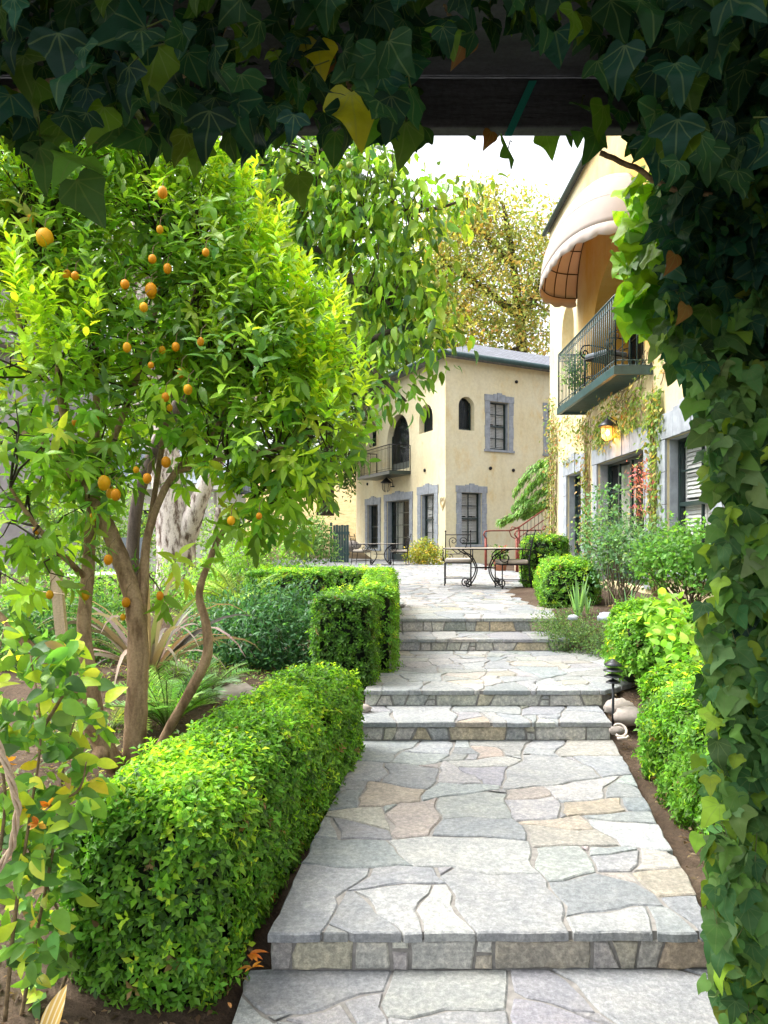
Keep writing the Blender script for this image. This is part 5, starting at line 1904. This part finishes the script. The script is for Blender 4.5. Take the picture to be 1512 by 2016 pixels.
# ------------------------------------------------------------------ ivy arbour over the camera
arb = thing('pergola', 'dark wooden pergola beam and post wrapped in ivy around the camera', 'pergola', (1.45, 2.2, 0))
bm_ = MB()
bm_.box(-2.6, 2.4, 2.16, 2.21, 2.765, 2.91)
bm_.build('beam', M['beam'], arb, bevel=.006)
for x in (-2.4, 1.5):
    for y in (2.06, -3.0):
        q = MB()
        q.box(x - .06, x + .06, y - .06, y + .08, -.02, 2.76)
        q.build('post', M['beam'], arb, bevel=.006)
bm_ = MB()
for k in range(8):                       # boards added above the beam, mostly out of view, to shade the ivy
    y = 2.36 - k * .20
    bm_.box(-2.6, 2.4, y - .192, y, 2.914, 2.94)
bm_.build('shade_boards', M['beam'], arb)
rbn = MB()
p = [px(1049, 160, 2.155), px(1000, 268, 2.155)]
for a, b in ((p[0], p[1]),):
    w = Vector((.011, 0, 0))
    rbn.hexa([b - w, b + w, b + w + Vector((0, -.003, 0)), b - w + Vector((0, -.003, 0)), a - w, a + w, a + w + Vector((0, -.003, 0)), a - w + Vector((0, -.003, 0))])
tag(rbn.build('plant_tie', M['ribbon'], loc=tuple(p[1])), 'green plastic plant tie wrapped slantwise round the dark pergola beam', 'plant tie')

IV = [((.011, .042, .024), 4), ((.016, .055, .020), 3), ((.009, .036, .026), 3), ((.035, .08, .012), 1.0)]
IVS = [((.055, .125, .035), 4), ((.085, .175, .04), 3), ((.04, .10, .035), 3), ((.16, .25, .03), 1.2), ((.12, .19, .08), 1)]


def ivy(lf, pos, nrm, size, pal, tilt=.45, hang=1., jit=.2, gain=1.5):
    N = len(pos)
    k = rng.choice(6, N, p=(.22, .22, .16, .16, .08, .16))
    f = unit(-UP * hang + rng.normal(0, .38, (N, 3)) + nrm * .25)
    u = unit(nrm + rng.normal(0, tilt, (N, 3)))
    c = cols(N, pal, jit, gain)
    for q in range(6):
        s = k == q
        lf.add(pos[s] if hasattr(pos, 'shape') else pos, f[s], u[s], size[s], IVY[q], c[s])


def petioles(lf, pos, n, back, col=(.13, .16, .05)):
    m = MB()
    for i in rng.choice(len(pos), min(n, len(pos)), replace=False):
        a = Vector(pos[i])
        b = a + Vector((random.gauss(0, .03), random.uniform(.02, .07) if back is None else back[1] * .06, random.uniform(.02, .08)))
        m.tube([b, (a + b) / 2 + Vector((0, 0, .012)), a], .0013, 4, cap=False)
    lf.add_mb(m, col)


over = thing('ivy', 'dark ivy hanging from the pergola beam across the top of the view', 'ivy', (0, 1.9, 2.8))
lf = LF()
n = 5600
pos = np.stack([rng.uniform(-1.75, 1.75, n), rng.uniform(1.15, 2.45, n), rng.uniform(2.0, 2.95, n)], 1)


def top_lim(X, Y):
    lim = np.interp(X, [-200, 0, 60, 110, 200, 300, 420, 520, 600, 700, 790, 840, 865, 900, 1160, 1190, 1300, 1700], [308, 285, 335, 275, 268, 285, 278, 290, 268, 270, 288, 258, 105, 82, 82, 258, 340, 430])
    return Y < lim - 30 + rng.normal(0, 12, len(X))


ok = keep(pos, top_lim)
pos = pos[ok]
face = np.tile(np.array((0, -1., -.15)), (len(pos), 1))
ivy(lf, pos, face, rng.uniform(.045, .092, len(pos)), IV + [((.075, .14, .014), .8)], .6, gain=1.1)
petioles(lf, pos, 500, None)
# single leaves that dangle into the view
DG = [(160, 345, 1.5, .10), (80, 330, 1.5, .09), (150, 395, 1.5, .10), (390, 330, 1.7, .075), (585, 385, 1.9, .085), (1000, 335, 1.75, .075), (500, 290, 1.8, .09), (450, 300, 1.8, .08), (285, 305, 1.8, .08), (120, 285, 1.6, .1), (1100, 270, 2.2, .09), (960, 262, 2.2, .08),
      (660, 300, 1.9, .09), (235, 280, 1.8, .1), (1075, 300, 2.25, .08), (1130, 285, 2.2, .08), (340, 265, 1.7, .1), (740, 265, 1.7, .11), (800, 280, 1.7, .1), (1175, 300, 2.0, .09), (925, 285, 2.25, .08), (1145, 245, 2.1, .09), (830, 290, 1.9, .085), (870, 262, 2.22, .06), (905, 268, 2.22, .06), (1040, 272, 2.22, .06), (990, 275, 2.22, .06)]
dp = np.array([px(x, y - 40, Y) for x, y, Y, s in DG])
ivy(lf, dp, np.tile(np.array((0, -1., -.1)), (len(dp), 1)), np.array([s for *_, s in DG]), [((.03, .08, .028), 3), ((.06, .14, .025), 2)], .3)
petioles(lf, dp, 60, None)
lf.build('foliage', M['ivy'], over)
yl = LF()
for x, y, Y, s, c in ((692, 180, 1.45, .115, (.36, .36, .02)), (625, 80, 1.5, .08, (.42, .38, .03))):
    yl.add(np.array([px(x, y, Y)]), np.array([(.12, -.25, -1.)]), np.array([(0.1, -1., .3)]), [s], IVY[3], np.array([c]))
yl.build('yellow_leaf', M['ivylit'], over)['label'] = 'yellowing curled leaf'
for x, y, Y, s in ((920, 62, 1.6, .07), (655, 105, 1.7, .05), (1330, 500, 1.84, .05), (1352, 600, 1.82, .048), (968, 258, 2.15, .05)):
    bl_ = LF()
    bl_.add(np.array([px(x, y, Y)]), np.array([(-.3, -.2, -1.)]), np.array([(.4, -1., .2)]), [s], ivyleaf(-.6, .9), cols(1, [((.15, .075, .03), 1)], gain=1.))
    bl_.build('brown_leaf', M['ivy'], over)['label'] = 'brown withered leaf'
for l, r in (([(-30, 210, 1.6), (60, 172, 1.6), (130, 155, 1.6), (200, 148, 1.62), (265, 160, 1.62), (330, 155, 1.62), (420, 105, 1.65), (440, 30, 1.7)], .0065), ([(30, 118, 1.6), (55, 165, 1.6), (60, 195, 1.6)], .004), ([(330, 155, 1.62), (345, 175, 1.62)], .004),
             ([(1375, 322, 1.8), (1440, 318, 1.8), (1485, 300, 1.82), (1488, 255, 1.82), (1420, 250, 1.82), (1425, 300, 1.82)], .006), ([(875, 10, 1.6), (885, 30, 1.6), (905, 52, 1.6)], .003), ([(1180, 300, 2.0), (1250, 330, 2.0), (1320, 372, 1.95), (1400, 385, 1.9)], .007), ([(690, 120, 1.58), (685, 160, 1.56), (690, 176, 1.55)], .003)):
    p, rr = smooth_path(P3(l), [r] * len(l), 6)
    sm_ = MB()
    sm_.tube([q + Vector((random.gauss(0, .002), 0, random.gauss(0, .002))) for q in p], rr, 6)
    sm_.build('stem', M['stem'], over, smooth=True)

pil = thing('ivy', 'thick ivy pillar climbing the pergola post along the right edge of the view', 'ivy', (1.35, 2.1, 0))
lf = LF()
PLX = [330, 500, 620, 720, 800, 900, 1000, 1100, 1200, 1300, 1450, 1600, 1750, 1850, 2016, 2200]
PLV = [1290, 1305, 1300, 1318, 1362, 1378, 1395, 1392, 1382, 1378, 1383, 1380, 1388, 1396, 1404, 1408]


def pil_lim(X, Y):
    return X > np.interp(Y, PLX, PLV) + 12 + rng.normal(0, 9, len(X)) + 10 * np.sin(Y * .045)


n = 12500
yy = 1.86 + rng.exponential(.12, n)
zz = rng.uniform(-.05, 2.9, n)
xx = rng.uniform(.6, 1.75, n)
yy = yy + .07 * np.sin(xx * 9 + 1) * np.sin(zz * 6)
pos = np.stack([xx, yy, zz], 1)
pos = pos[keep(pos, pil_lim) & (yy < 2.4)]
N = len(pos)
edge = pos[:, 0] < np.interp(HY - (pos[:, 2] - EYE) / pos[:, 1] * F, PLX, PLV) / F * pos[:, 1] - CX / F * pos[:, 1] + .10
nr = np.where(edge[:, None], np.array((-.8, -.7, .2)), np.array((-.25, -1., .2))) + rng.normal(0, .15, (N, 3))
low = pos[:, 2] < 2.15 + rng.normal(0, .12, N)  # upper leaves take the dark palette: pergola shade painted into their colour
sz = rng.uniform(.042, .08, N) * np.where(rng.uniform(0, 1, N) < .3, .65, 1)
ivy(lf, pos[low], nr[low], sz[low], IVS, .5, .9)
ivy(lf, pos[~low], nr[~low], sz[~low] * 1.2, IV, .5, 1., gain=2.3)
petioles(lf, pos, 900, None, (.15, .17, .07))
# lit young leaves at the upper left of the pillar
n = 230
X, Yp = rng.normal(1282, 38, n), rng.uniform(355, 640, n)
ok = (X > 1216 + .12 * np.abs(Yp - 480)) & (X < 1345)
yp = np.array([px(a, b, 2.35 + rng.uniform(-.15, .2)) for a, b in zip(X[ok], Yp[ok])])
l2 = LF()
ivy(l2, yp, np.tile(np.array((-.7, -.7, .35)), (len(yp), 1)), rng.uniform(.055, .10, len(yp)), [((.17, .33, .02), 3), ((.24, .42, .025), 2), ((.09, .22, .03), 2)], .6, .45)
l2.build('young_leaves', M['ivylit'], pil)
# backing: older wood and leaves deep in the pillar
dk = MB()
for k in range(46):
    x, y = random.uniform(1.15, 1.85), random.uniform(2.0, 2.5)
    pts = [(x + random.gauss(0, .03), y + random.gauss(0, .03), z) for z in np.arange(-.02, 2.85, .25)]
    dk.tube(pts, random.uniform(.008, .02), 5)
for k in range(30):
    l = [(random.uniform(.95, 1.15), random.uniform(1.9, 2.0), random.uniform(.1, 2.6))]
    for _ in range(6):
        a = l[-1]
        l.append((a[0] + random.uniform(.02, .12), a[1] + random.gauss(.01, .02), a[2] + random.gauss(.0, .08)))
    dk.tube(l, .004, 5)
dk.build('stem', M['stem'], pil, smooth=True)
n = 3400
pos = np.stack([rng.uniform(.8, 1.9, n), rng.uniform(2.0, 2.6, n), rng.uniform(0, 2.9, n)], 1)
pos = pos[keep(pos, lambda X, Y: pil_lim(X - 45, Y))]
n = len(pos)
ivy(lf, pos, np.tile(np.array((-.3, -1., .1)), (n, 1)), rng.uniform(.09, .14, n), IV, .6, .8)
lf.build('foliage', M['ivy'], pil)


# ------------------------------------------------------------------ wrought iron table sets
def spiral(c, ax, az, r0, turns, start, k=26, grow=.12):
    """flat spiral round c in the plane ax / az, from radius r0 inwards"""
    c, ax, az = Vector(c), Vector(ax), Vector(az)
    return [c + ax * (r0 * (1 - (1 - grow) * t) * math.cos(start + turns * 2 * math.pi * t)) + az * (r0 * (1 - (1 - grow) * t) * math.sin(start + turns * 2 * math.pi * t)) for t in np.linspace(0, 1, k)]


def make_chair(label, cat='chair', group=None, cushion=True):
    t = thing('iron_chair', label, cat, (0, 0, 0), group)
    X, Z = Vector((1, 0, 0)), Vector((0, 0, 1))
    for sx in (-1, 1):
        m = MB()
        m.tube([(sx * .255, -.25, 0), (sx * .255, -.25, .44)], .011, 6)
        m.lathe([(.016, 0), (.016, .02), (.011, .03)], (sx * .255, -.25, 0), 8)
        m.build('leg', M['iron'], t, smooth=True)
        m = MB()
        p, r = smooth_path([(sx * .25, .30, 0), (sx * .25, .26, .25), (sx * .25, .25, .45), (sx * .25, .29, .75), (sx * .25, .36, 1.04)], [.012] * 5, 4)
        m.tube(p, r, 6)
        m.ball((sx * .25, .363, 1.055), .02, 8, 6)
        m.build('leg', M['iron'], t, smooth=True)
        m = MB()
        a = [Vector((sx * .27, .28, .70)), Vector((sx * .28, .1, .715)), Vector((sx * .285, -.12, .71)), Vector((sx * .285, -.25, .68))]
        p, _ = smooth_path(a, [1] * 4, 4)
        sp_ = spiral((sx * .285, -.205, .565), (0, -1, 0), (0, 0, 1), .115, -1.45, 1.2, 30)
        m.tube(p + sp_, .011, 6)
        m.tube([sp_[14], Vector((sx * .262, -.16, .45))], .009, 5)
        m.build('armrest', M['iron'], t, smooth=True)
    m = MB()
    for a, b in (((-.255, -.25), (.255, -.25)), ((.255, -.25), (.25, .25)), ((.25, .25), (-.25, .25)), ((-.25, .25), (-.255, -.25))):
        m.tube([(*a, .435), (*b, .435)], .012, 6)
    m.box(-.245, .245, -.24, .24, .43, .438)
    m.build('seat_frame', M['iron'], t, smooth=False)
    m = MB()
    for a, b in (((-.255, -.25), (.255, -.25)), ((.255, -.25), (.25, .25)), ((.25, .25), (-.25, .25)), ((-.25, .25), (-.255, -.25))):
        m.tube([(*a, .14), (*b, .14)], .008, 6)
    m.build('stretcher', M['iron'], t, smooth=True)
    m = MB()
    m.tube([(-.25, .35, .985), (.25, .35, .985)], .010, 6)
    m.tube([(-.25, .265, .60), (.25, .265, .60)], .008, 6)
    for s_ in (-1, 1):
        pl = Vector((0, .20, 1)).normalized()
        c = Vector((s_ * .095, .325, .86))
        m.tube(spiral(c, X * s_, pl, .085, 1.3, -.2, 26) , .008, 5)
        p, _ = smooth_path([(s_ * .175, .325, .85), (s_ * .15, .30, .73), (s_ * .05, .275, .64), (0, .265, .60)], [1] * 4, 4)
        m.tube(p, .008, 5)
        m.tube(spiral((s_ * .15, .262, .53), X * s_, pl, .06, 1.2, 1.5, 20), .007, 5)
    m.build('backrest', M['iron'], t, smooth=True)
    if cushion:
        m = MB()
        m.box(-.25, .25, -.26, .24, .445, .525)
        c = m.build('cushion', M['cushion'], t, smooth=True, bevel=.032)
        c.modifiers['bevel'].segments = 4
    return t


def make_table(label, group):
    t = thing('iron_table', label, 'table', (0, 0, 0), group)
    m = MB()
    n = 40
    pl = [(.70 * abs(math.cos(a)) ** .55 * (1 if math.cos(a) > 0 else -1), .46 * abs(math.sin(a)) ** .55 * (1 if math.sin(a) > 0 else -1)) for a in np.linspace(0, 2 * math.pi, n, endpoint=False)]
    slab(m, pl, .715, .735)
    m.build('tabletop', M['tabletop'], t)
    m = MB()
    q = [(x * 1.012, y * 1.012, .719) for x, y in pl]
    m.tube(q + [q[0]], .013, 6)
    m.build('table_rim', M['iron'], t, smooth=True)
    for sx in (-1, 1):
        for sy in (-1, 1):
            m = MB()
            d = Vector((sx * .85, sy * .52, 0)).normalized()
            Z = Vector((0, 0, 1))
            prof = [(.50, .71), (.44, .66), (.30, .60), (.21, .50), (.15, .37), (.17, .25), (.25, .13), (.34, .035)]
            p, _ = smooth_path([d * a + Z * z for a, z in prof], [1] * len(prof), 4)
            m.tube(p + spiral(d * .345 + Z * .10, d, Z, .088, 1.45, -1.5, 26)[1:], .012, 6)
            m.build('leg', M['iron'], t, smooth=True)
    m = MB()
    ring = [(.15 * math.cos(a), .15 * math.sin(a), .37) for a in np.linspace(0, 2 * math.pi, 21)]
    m.tube(ring, .011, 6)
    m.tube([(-.24, -.0, .37), (.24, 0, .37)], .010, 6)
    m.tube([(0, -.15, .37), (0, .15, .37)], .010, 6)
    m.build('stretcher', M['iron'], t, smooth=True)
    return t


def dup(root, label, group=None):
    r = root.copy()
    COL.objects.link(r)
    r['label'] = label
    if group:
        r['group'] = group
    for ch in list(root.children):
        c = ch.copy()
        COL.objects.link(c)
        c.parent = r
        for g in ch.children:
            d = g.copy()
            COL.objects.link(d)
            d.parent = c
    return r


def put(o, x, y, z, rz):
    o.location = (x, y, z)
    o.rotation_euler = (0, 0, R(rz))
    return o


TZ = .688
tb = make_table('near wrought iron table with scrolled feet in the middle of the terrace', 'terrace tables')
ch = make_chair('wrought iron chair with beige cushion on the far side of the near terrace table', group='terrace chairs')
c2 = dup(ch, 'wrought iron chair with beige cushion at the right end of the near terrace table')
put(tb, 1.84, 14.15, TZ, 4)
put(ch, 1.45, 14.95, TZ, -6)
put(c2, 2.36, 14.05, TZ, -84)
t2 = dup(tb, 'wrought iron table further back in front of the french doors of the far house')
put(t2, -.12, 26.3, TZ, 3)
c3 = dup(ch, 'wrought iron chair at the left end of the far terrace table')
put(c3, -.78, 26.5, TZ, 72)
c4 = dup(ch, 'wrought iron chair at the right end of the far terrace table')
put(c4, .52, 26.2, TZ, -80)
c5 = dup(ch, 'dark iron chair on the upper balcony of the near house')
put(c5, 3.72, 12.75, 4.168, -60)
for k in list(c5.children):
    if k.name.startswith('cushion'):
        k.data = k.data.copy()
        k.data.materials[0] = M['greysling']

# ------------------------------------------------------------------ lamps
pl_ = px(1207, 1424, 5.62)
lamp = thing('path_lamp', 'black tiered pagoda path light on a thin stake beside the steps', 'path light', tuple(pl_))
m = MB()
m.tube([pl_ + Vector((0, 0, -.08)), pl_ + Vector((0, 0, .33))], .010, 8)
m.build('post', M['lampmetal'], lamp, smooth=True)
m = MB()
for z, r in ((.305, .052), (.348, .066), (.392, .072)):
    m.lathe([(.018, z + .018), (r * .6, z + .012), (r, z), (r, z - .005), (r * .6, z + .004), (.018, z + .008)], pl_, 24)
m.lathe([(.02, .425), (.062, .428), (.064, .434), (.040, .452), (.022, .462), (.012, .474), (.002, .476)], pl_, 24)
m.build('tiered_shade', M['lampmetal'], lamp, smooth=True)
m = MB()
m.lathe([(.020, .30), (.020, .43)], pl_, 12)
m.build('glass', M['glass'], lamp, smooth=True)


def lantern(label, p, out, lit, s=1.):
    p = Vector(p)
    t = thing('wall_lantern', label, 'lantern', tuple(p))
    o = Vector(out).normalized()
    c = p + o * .17 * s
    m = MB()
    m.lathe([(.05 * s, -.02), (.05 * s, .02)], p + o * .02, 12)
    m.tube([p + o * .01, p + o * .06 + Vector((0, 0, .15 * s)), c + Vector((0, 0, .22 * s)), c + Vector((0, 0, .16 * s))], .010 * s, 6)
    m.build('bracket', M['lampmetal'], t, smooth=True)
    m = MB()
    m.lathe([(.012 * s, .20 * s), (.03 * s, .18 * s), (.07 * s, .14 * s), (.125 * s, .09 * s), (.125 * s, .075 * s), (.10 * s, .07 * s)], c, 16)
    m.build('lantern_cap', M['lampmetal'], t, smooth=True)
    m = MB()
    m.lathe([(.085 * s, .07 * s), (.088 * s, 0), (.075 * s, -.08 * s), (.05 * s, -.11 * s)], c, 14)
    m.build('lantern_glass', M['lantern_glass'] if lit else M['glass'], t, smooth=True)
    m = MB()
    for k in range(6):
        a = k * math.pi / 3
        e = Vector((math.cos(a), math.sin(a), 0))
        m.tube([c + e * .09 * s + Vector((0, 0, .075 * s)), c + e * .091 * s, c + e * .077 * s + Vector((0, 0, -.08 * s)), c + e * .03 * s + Vector((0, 0, -.125 * s))], .006 * s, 4)
    m.build('lantern_cage', M['lampmetal'], t, smooth=True)
    if lit:
        m = MB()
        m.ball(c + Vector((0, 0, -.01)), .03 * s, 10, 8, (1, 1, 1.3))
        m.build('bulb', M['bulb'], t, smooth=True)
        ld = bpy.data.lights.new('lantern light', 'POINT')
        ld.energy = 7
        ld.color = (1, .50, .16)
        ld.shadow_soft_size = .05
        lo = bpy.data.objects.new('lantern_light', ld)
        COL.objects.link(lo)
        lo.parent = t
        lo.location = c - p + Vector((-.06, -.02, -.06))
    return t


lantern('lit wall lantern glowing amber above the french doors of the near house', (WX - .01, 13.05, 3.42), (-1, 0, 0), True, 1.25)
u, v = LW.uv(775, 958)
lantern('unlit grey wall lantern above the french doors of the far house', LW.pt(u, v, .02), tuple(LW.n), False, 1.9)

# ------------------------------------------------------------------ pots, rocks, small things
pot = thing('flower_pot', 'terracotta pot of red geraniums beside the low stair handrail', 'flower pot', (3.30, 21.6, .69))
m = MB()
m.lathe([(.15, 0), (.20, .26), (.225, .27), (.225, .32), (.19, .32), (.18, .27)], (3.30, 21.6, .69), 18)
m.build('pot', M['terracotta'], pot, smooth=True)
lf = LF()
n = 260
c = np.array((3.30, 21.6, 1.12)) + rng.normal(0, .11, (n, 3))
lf.add(c, unit(rdir(n) + UP * .3), rdir(n) + UP, .08, OVAL3, cols(n, G1))
n = 90
c = np.array((3.34, 21.55, 1.27)) + rng.normal(0, .07, (n, 3))
lf.add(c, rdir(n), rdir(n), .05, KITE, cols(n, [((.55, .04, .04), 1), ((.60, .16, .14), 1)], gain=1.))
lf.build('geranium', M['leaf'], pot)

RK = [(1128, 1216, 8.0, .05, 'bluerock', 'small pale blue rock left of its twin beside the irises'), (1195, 1216, 7.9, .09, 'bluerock', 'larger pale blue rock below the arching iris clump'),
      (1218, 1392, 5.75, .10, 'rock', 'brown rock behind the path lamp'), (1240, 1410, 5.6, .11, 'rock', 'flat tan rock right of the path lamp'), (1215, 1438, 5.4, .05, 'rock', 'small stone at the foot of the path lamp'),
      (470, 1372, 6.0, .16, 'rock', 'long pale rock edging the bed behind the long hedge'), (400, 1385, 6.1, .13, 'rock', 'rounded pale rock edging the bed near the small palm'), (715, 1395, 5.8, .055, 'rock', 'small grey rock wedged between the hedge and the steps'),
      (757, 1288, 7.7, .08, 'rock', 'grey rock at the left end of the upper steps'), (706, 1462, 5.3, .03, 'rock', 'tiny pebble beside the bottom of the middle steps'), (690, 1075, 30, .35, 'rock', 'grey boulder between the teal gate and the far house')]
for x, y, Y, r, mt, lab in RK:
    m = MB()
    p = px(x, y, Y)
    m.ball(p, r, 14, 9, (1.15, .9, .62), .16)
    o = m.build('rock', M[mt], smooth=True, loc=(p.x, p.y, p.z - r * .6))
    tag(o, lab, 'rock')
m = MB()
c = px(1222, 1442, 5.2)
m.tube([c + Vector((.045 * math.cos(a), .02 + .03 * math.sin(a), .035 * math.sin(a) + .01)) for a in np.linspace(-2.4, 2.3, 16)], .009, 8)
m.tube([c + Vector((-.03, -.02, -.035)), c + Vector((.03, -.03, -.03)), c + Vector((.045, -.02, -.02))], .009, 8)
tag(m.build('hose_piece', plain('dirty white plastic', (.55, .47, .42), .5), smooth=True, loc=tuple(c)), 'short curled piece of pale hose on the soil below the path lamp', 'hose')

lfz = [(490, 1880, 2.68, .10, (.75, .22, .02), 'fallen orange flower at the left end of the lowest step'), (497, 1905, 2.62, .075, (.70, .30, .03), 'smaller fallen orange flower touching the lowest paving stones'),
       (455, 1985, 2.5, .05, (.62, .30, .12), 'dry orange leaf on the soil near the bottom edge'), (92, 1822, 2.75, .05, (.55, .30, .16), 'tan dry leaf on the soil left of the long hedge')]
for x, y, Y, s, c, lab in lfz:
    p = px(x, y, Y)
    g = Vector((p.x, p.y, max(p.z, gz(p.x, p.y) + .02)))
    lf = LF()
    k = 4 if s > .06 else 1
    a = rng.uniform(0, 6, k)
    lf.add(np.array([g] * k), np.stack([np.cos(a), np.sin(a), rng.uniform(.1, .5, k)], 1), np.tile(UP, (k, 1)), s * .72 * rng.uniform(.6, 1, k), lance(5, .35, .25, .3), cols(k, [(c, 1)], gain=.8))
    tag(lf.build('fallen_flower' if k > 1 else 'fallen_leaf', M['petal'], loc=tuple(g)), lab, 'flower' if k > 1 else 'leaf')
m, nt, b = newmat('striped dry leaf')
sp3 = nd(nt, 'ShaderNodeSeparateXYZ')
nt.links.new(attr(nt, 'lc').outputs['Vector'], sp3.inputs[0])
wv = nd(nt, 'ShaderNodeMath', operation='SINE')
ml = nd(nt, 'ShaderNodeMath', operation='MULTIPLY')
ml.inputs[1].default_value = 75
nt.links.new(sp3.outputs[0], ml.inputs[0])
nt.links.new(ml.outputs[0], wv.inputs[0])
nt.links.new(ramp(nt, wv.outputs[0], [(.3, (.62, .40, .10)), (.7, (.80, .68, .40))]), b.inputs['Base Color'])
lf = LF()
lf.add(np.array([px(88, 2050, 2.3)]), np.array([(.30, -.15, .95)]), np.array([(-.2, -1., .1)]), [.17], lance(7, .36, .12, .25), np.array([(.7, .5, .2)]))
tag(lf.build('dry_leaf', m, loc=tuple(px(88, 2050, 2.3))), 'striped yellow and tan dry leaf standing up at the bottom left corner', 'leaf')

# patio chair and low table in the left garden
pc = thing('patio_chair', 'dark grey sling patio chair behind the citrus trunk', 'chair', tuple(px(240, 1160, 11.5)))
m = MB()
b0 = px(240, 1160, 11.5)
b0.z = gz(b0.x, b0.y)
a = Vector((b0.x, b0.y, 0))


def q(x, y, z):
    return a + Vector((x, y, b0.z + z))


m.hexa([q(-.22, .2, .42), q(.22, .2, .42), q(.22, .23, .42), q(-.22, .23, .42), q(-.24, .34, .98), q(.24, .34, .98), q(.24, .37, .98), q(-.24, .37, .98)])
m.hexa([q(-.23, -.25, .42), q(.23, -.25, .42), q(.22, .2, .39), q(-.22, .2, .39), q(-.23, -.25, .45), q(.23, -.25, .45), q(.22, .2, .42), q(-.22, .2, .42)])
m.build('sling_seat', M['greysling'], pc)
for sx in (-.25, .25):
    for sy in (-.24, .24):
        m = MB()
        m.tube([q(sx, sy, 0), q(sx, sy, .43)], .015, 6)
        m.build('leg', M['lampmetal'], pc)
    m = MB()
    m.tube([q(sx, .3, .66), q(sx, -.2, .64), q(sx, -.24, .42)], .014, 6)
    m.build('armrest', M['lampmetal'], pc)
pt = thing('patio_table', 'low pale topped patio table in the left garden behind the citrus trunks', 'table', tuple(px(195, 1165, 10.8)))
b0 = px(195, 1165, 10.8)
b0.z = gz(b0.x, b0.y)
a = Vector((b0.x, b0.y, 0))
m = MB()
m.lathe([(.40, .44), (.42, .45), (.42, .475), (.40, .48)], b0, 24)
m.build('tabletop', M['white'], pt)
for k in range(4):
    m = MB()
    an = k * math.pi / 2 + .5
    m.tube([q(.3 * math.cos(an), .3 * math.sin(an), 0), q(.26 * math.cos(an), .26 * math.sin(an), .44)], .018, 6)
    m.build('leg', M['lampmetal'], pt)
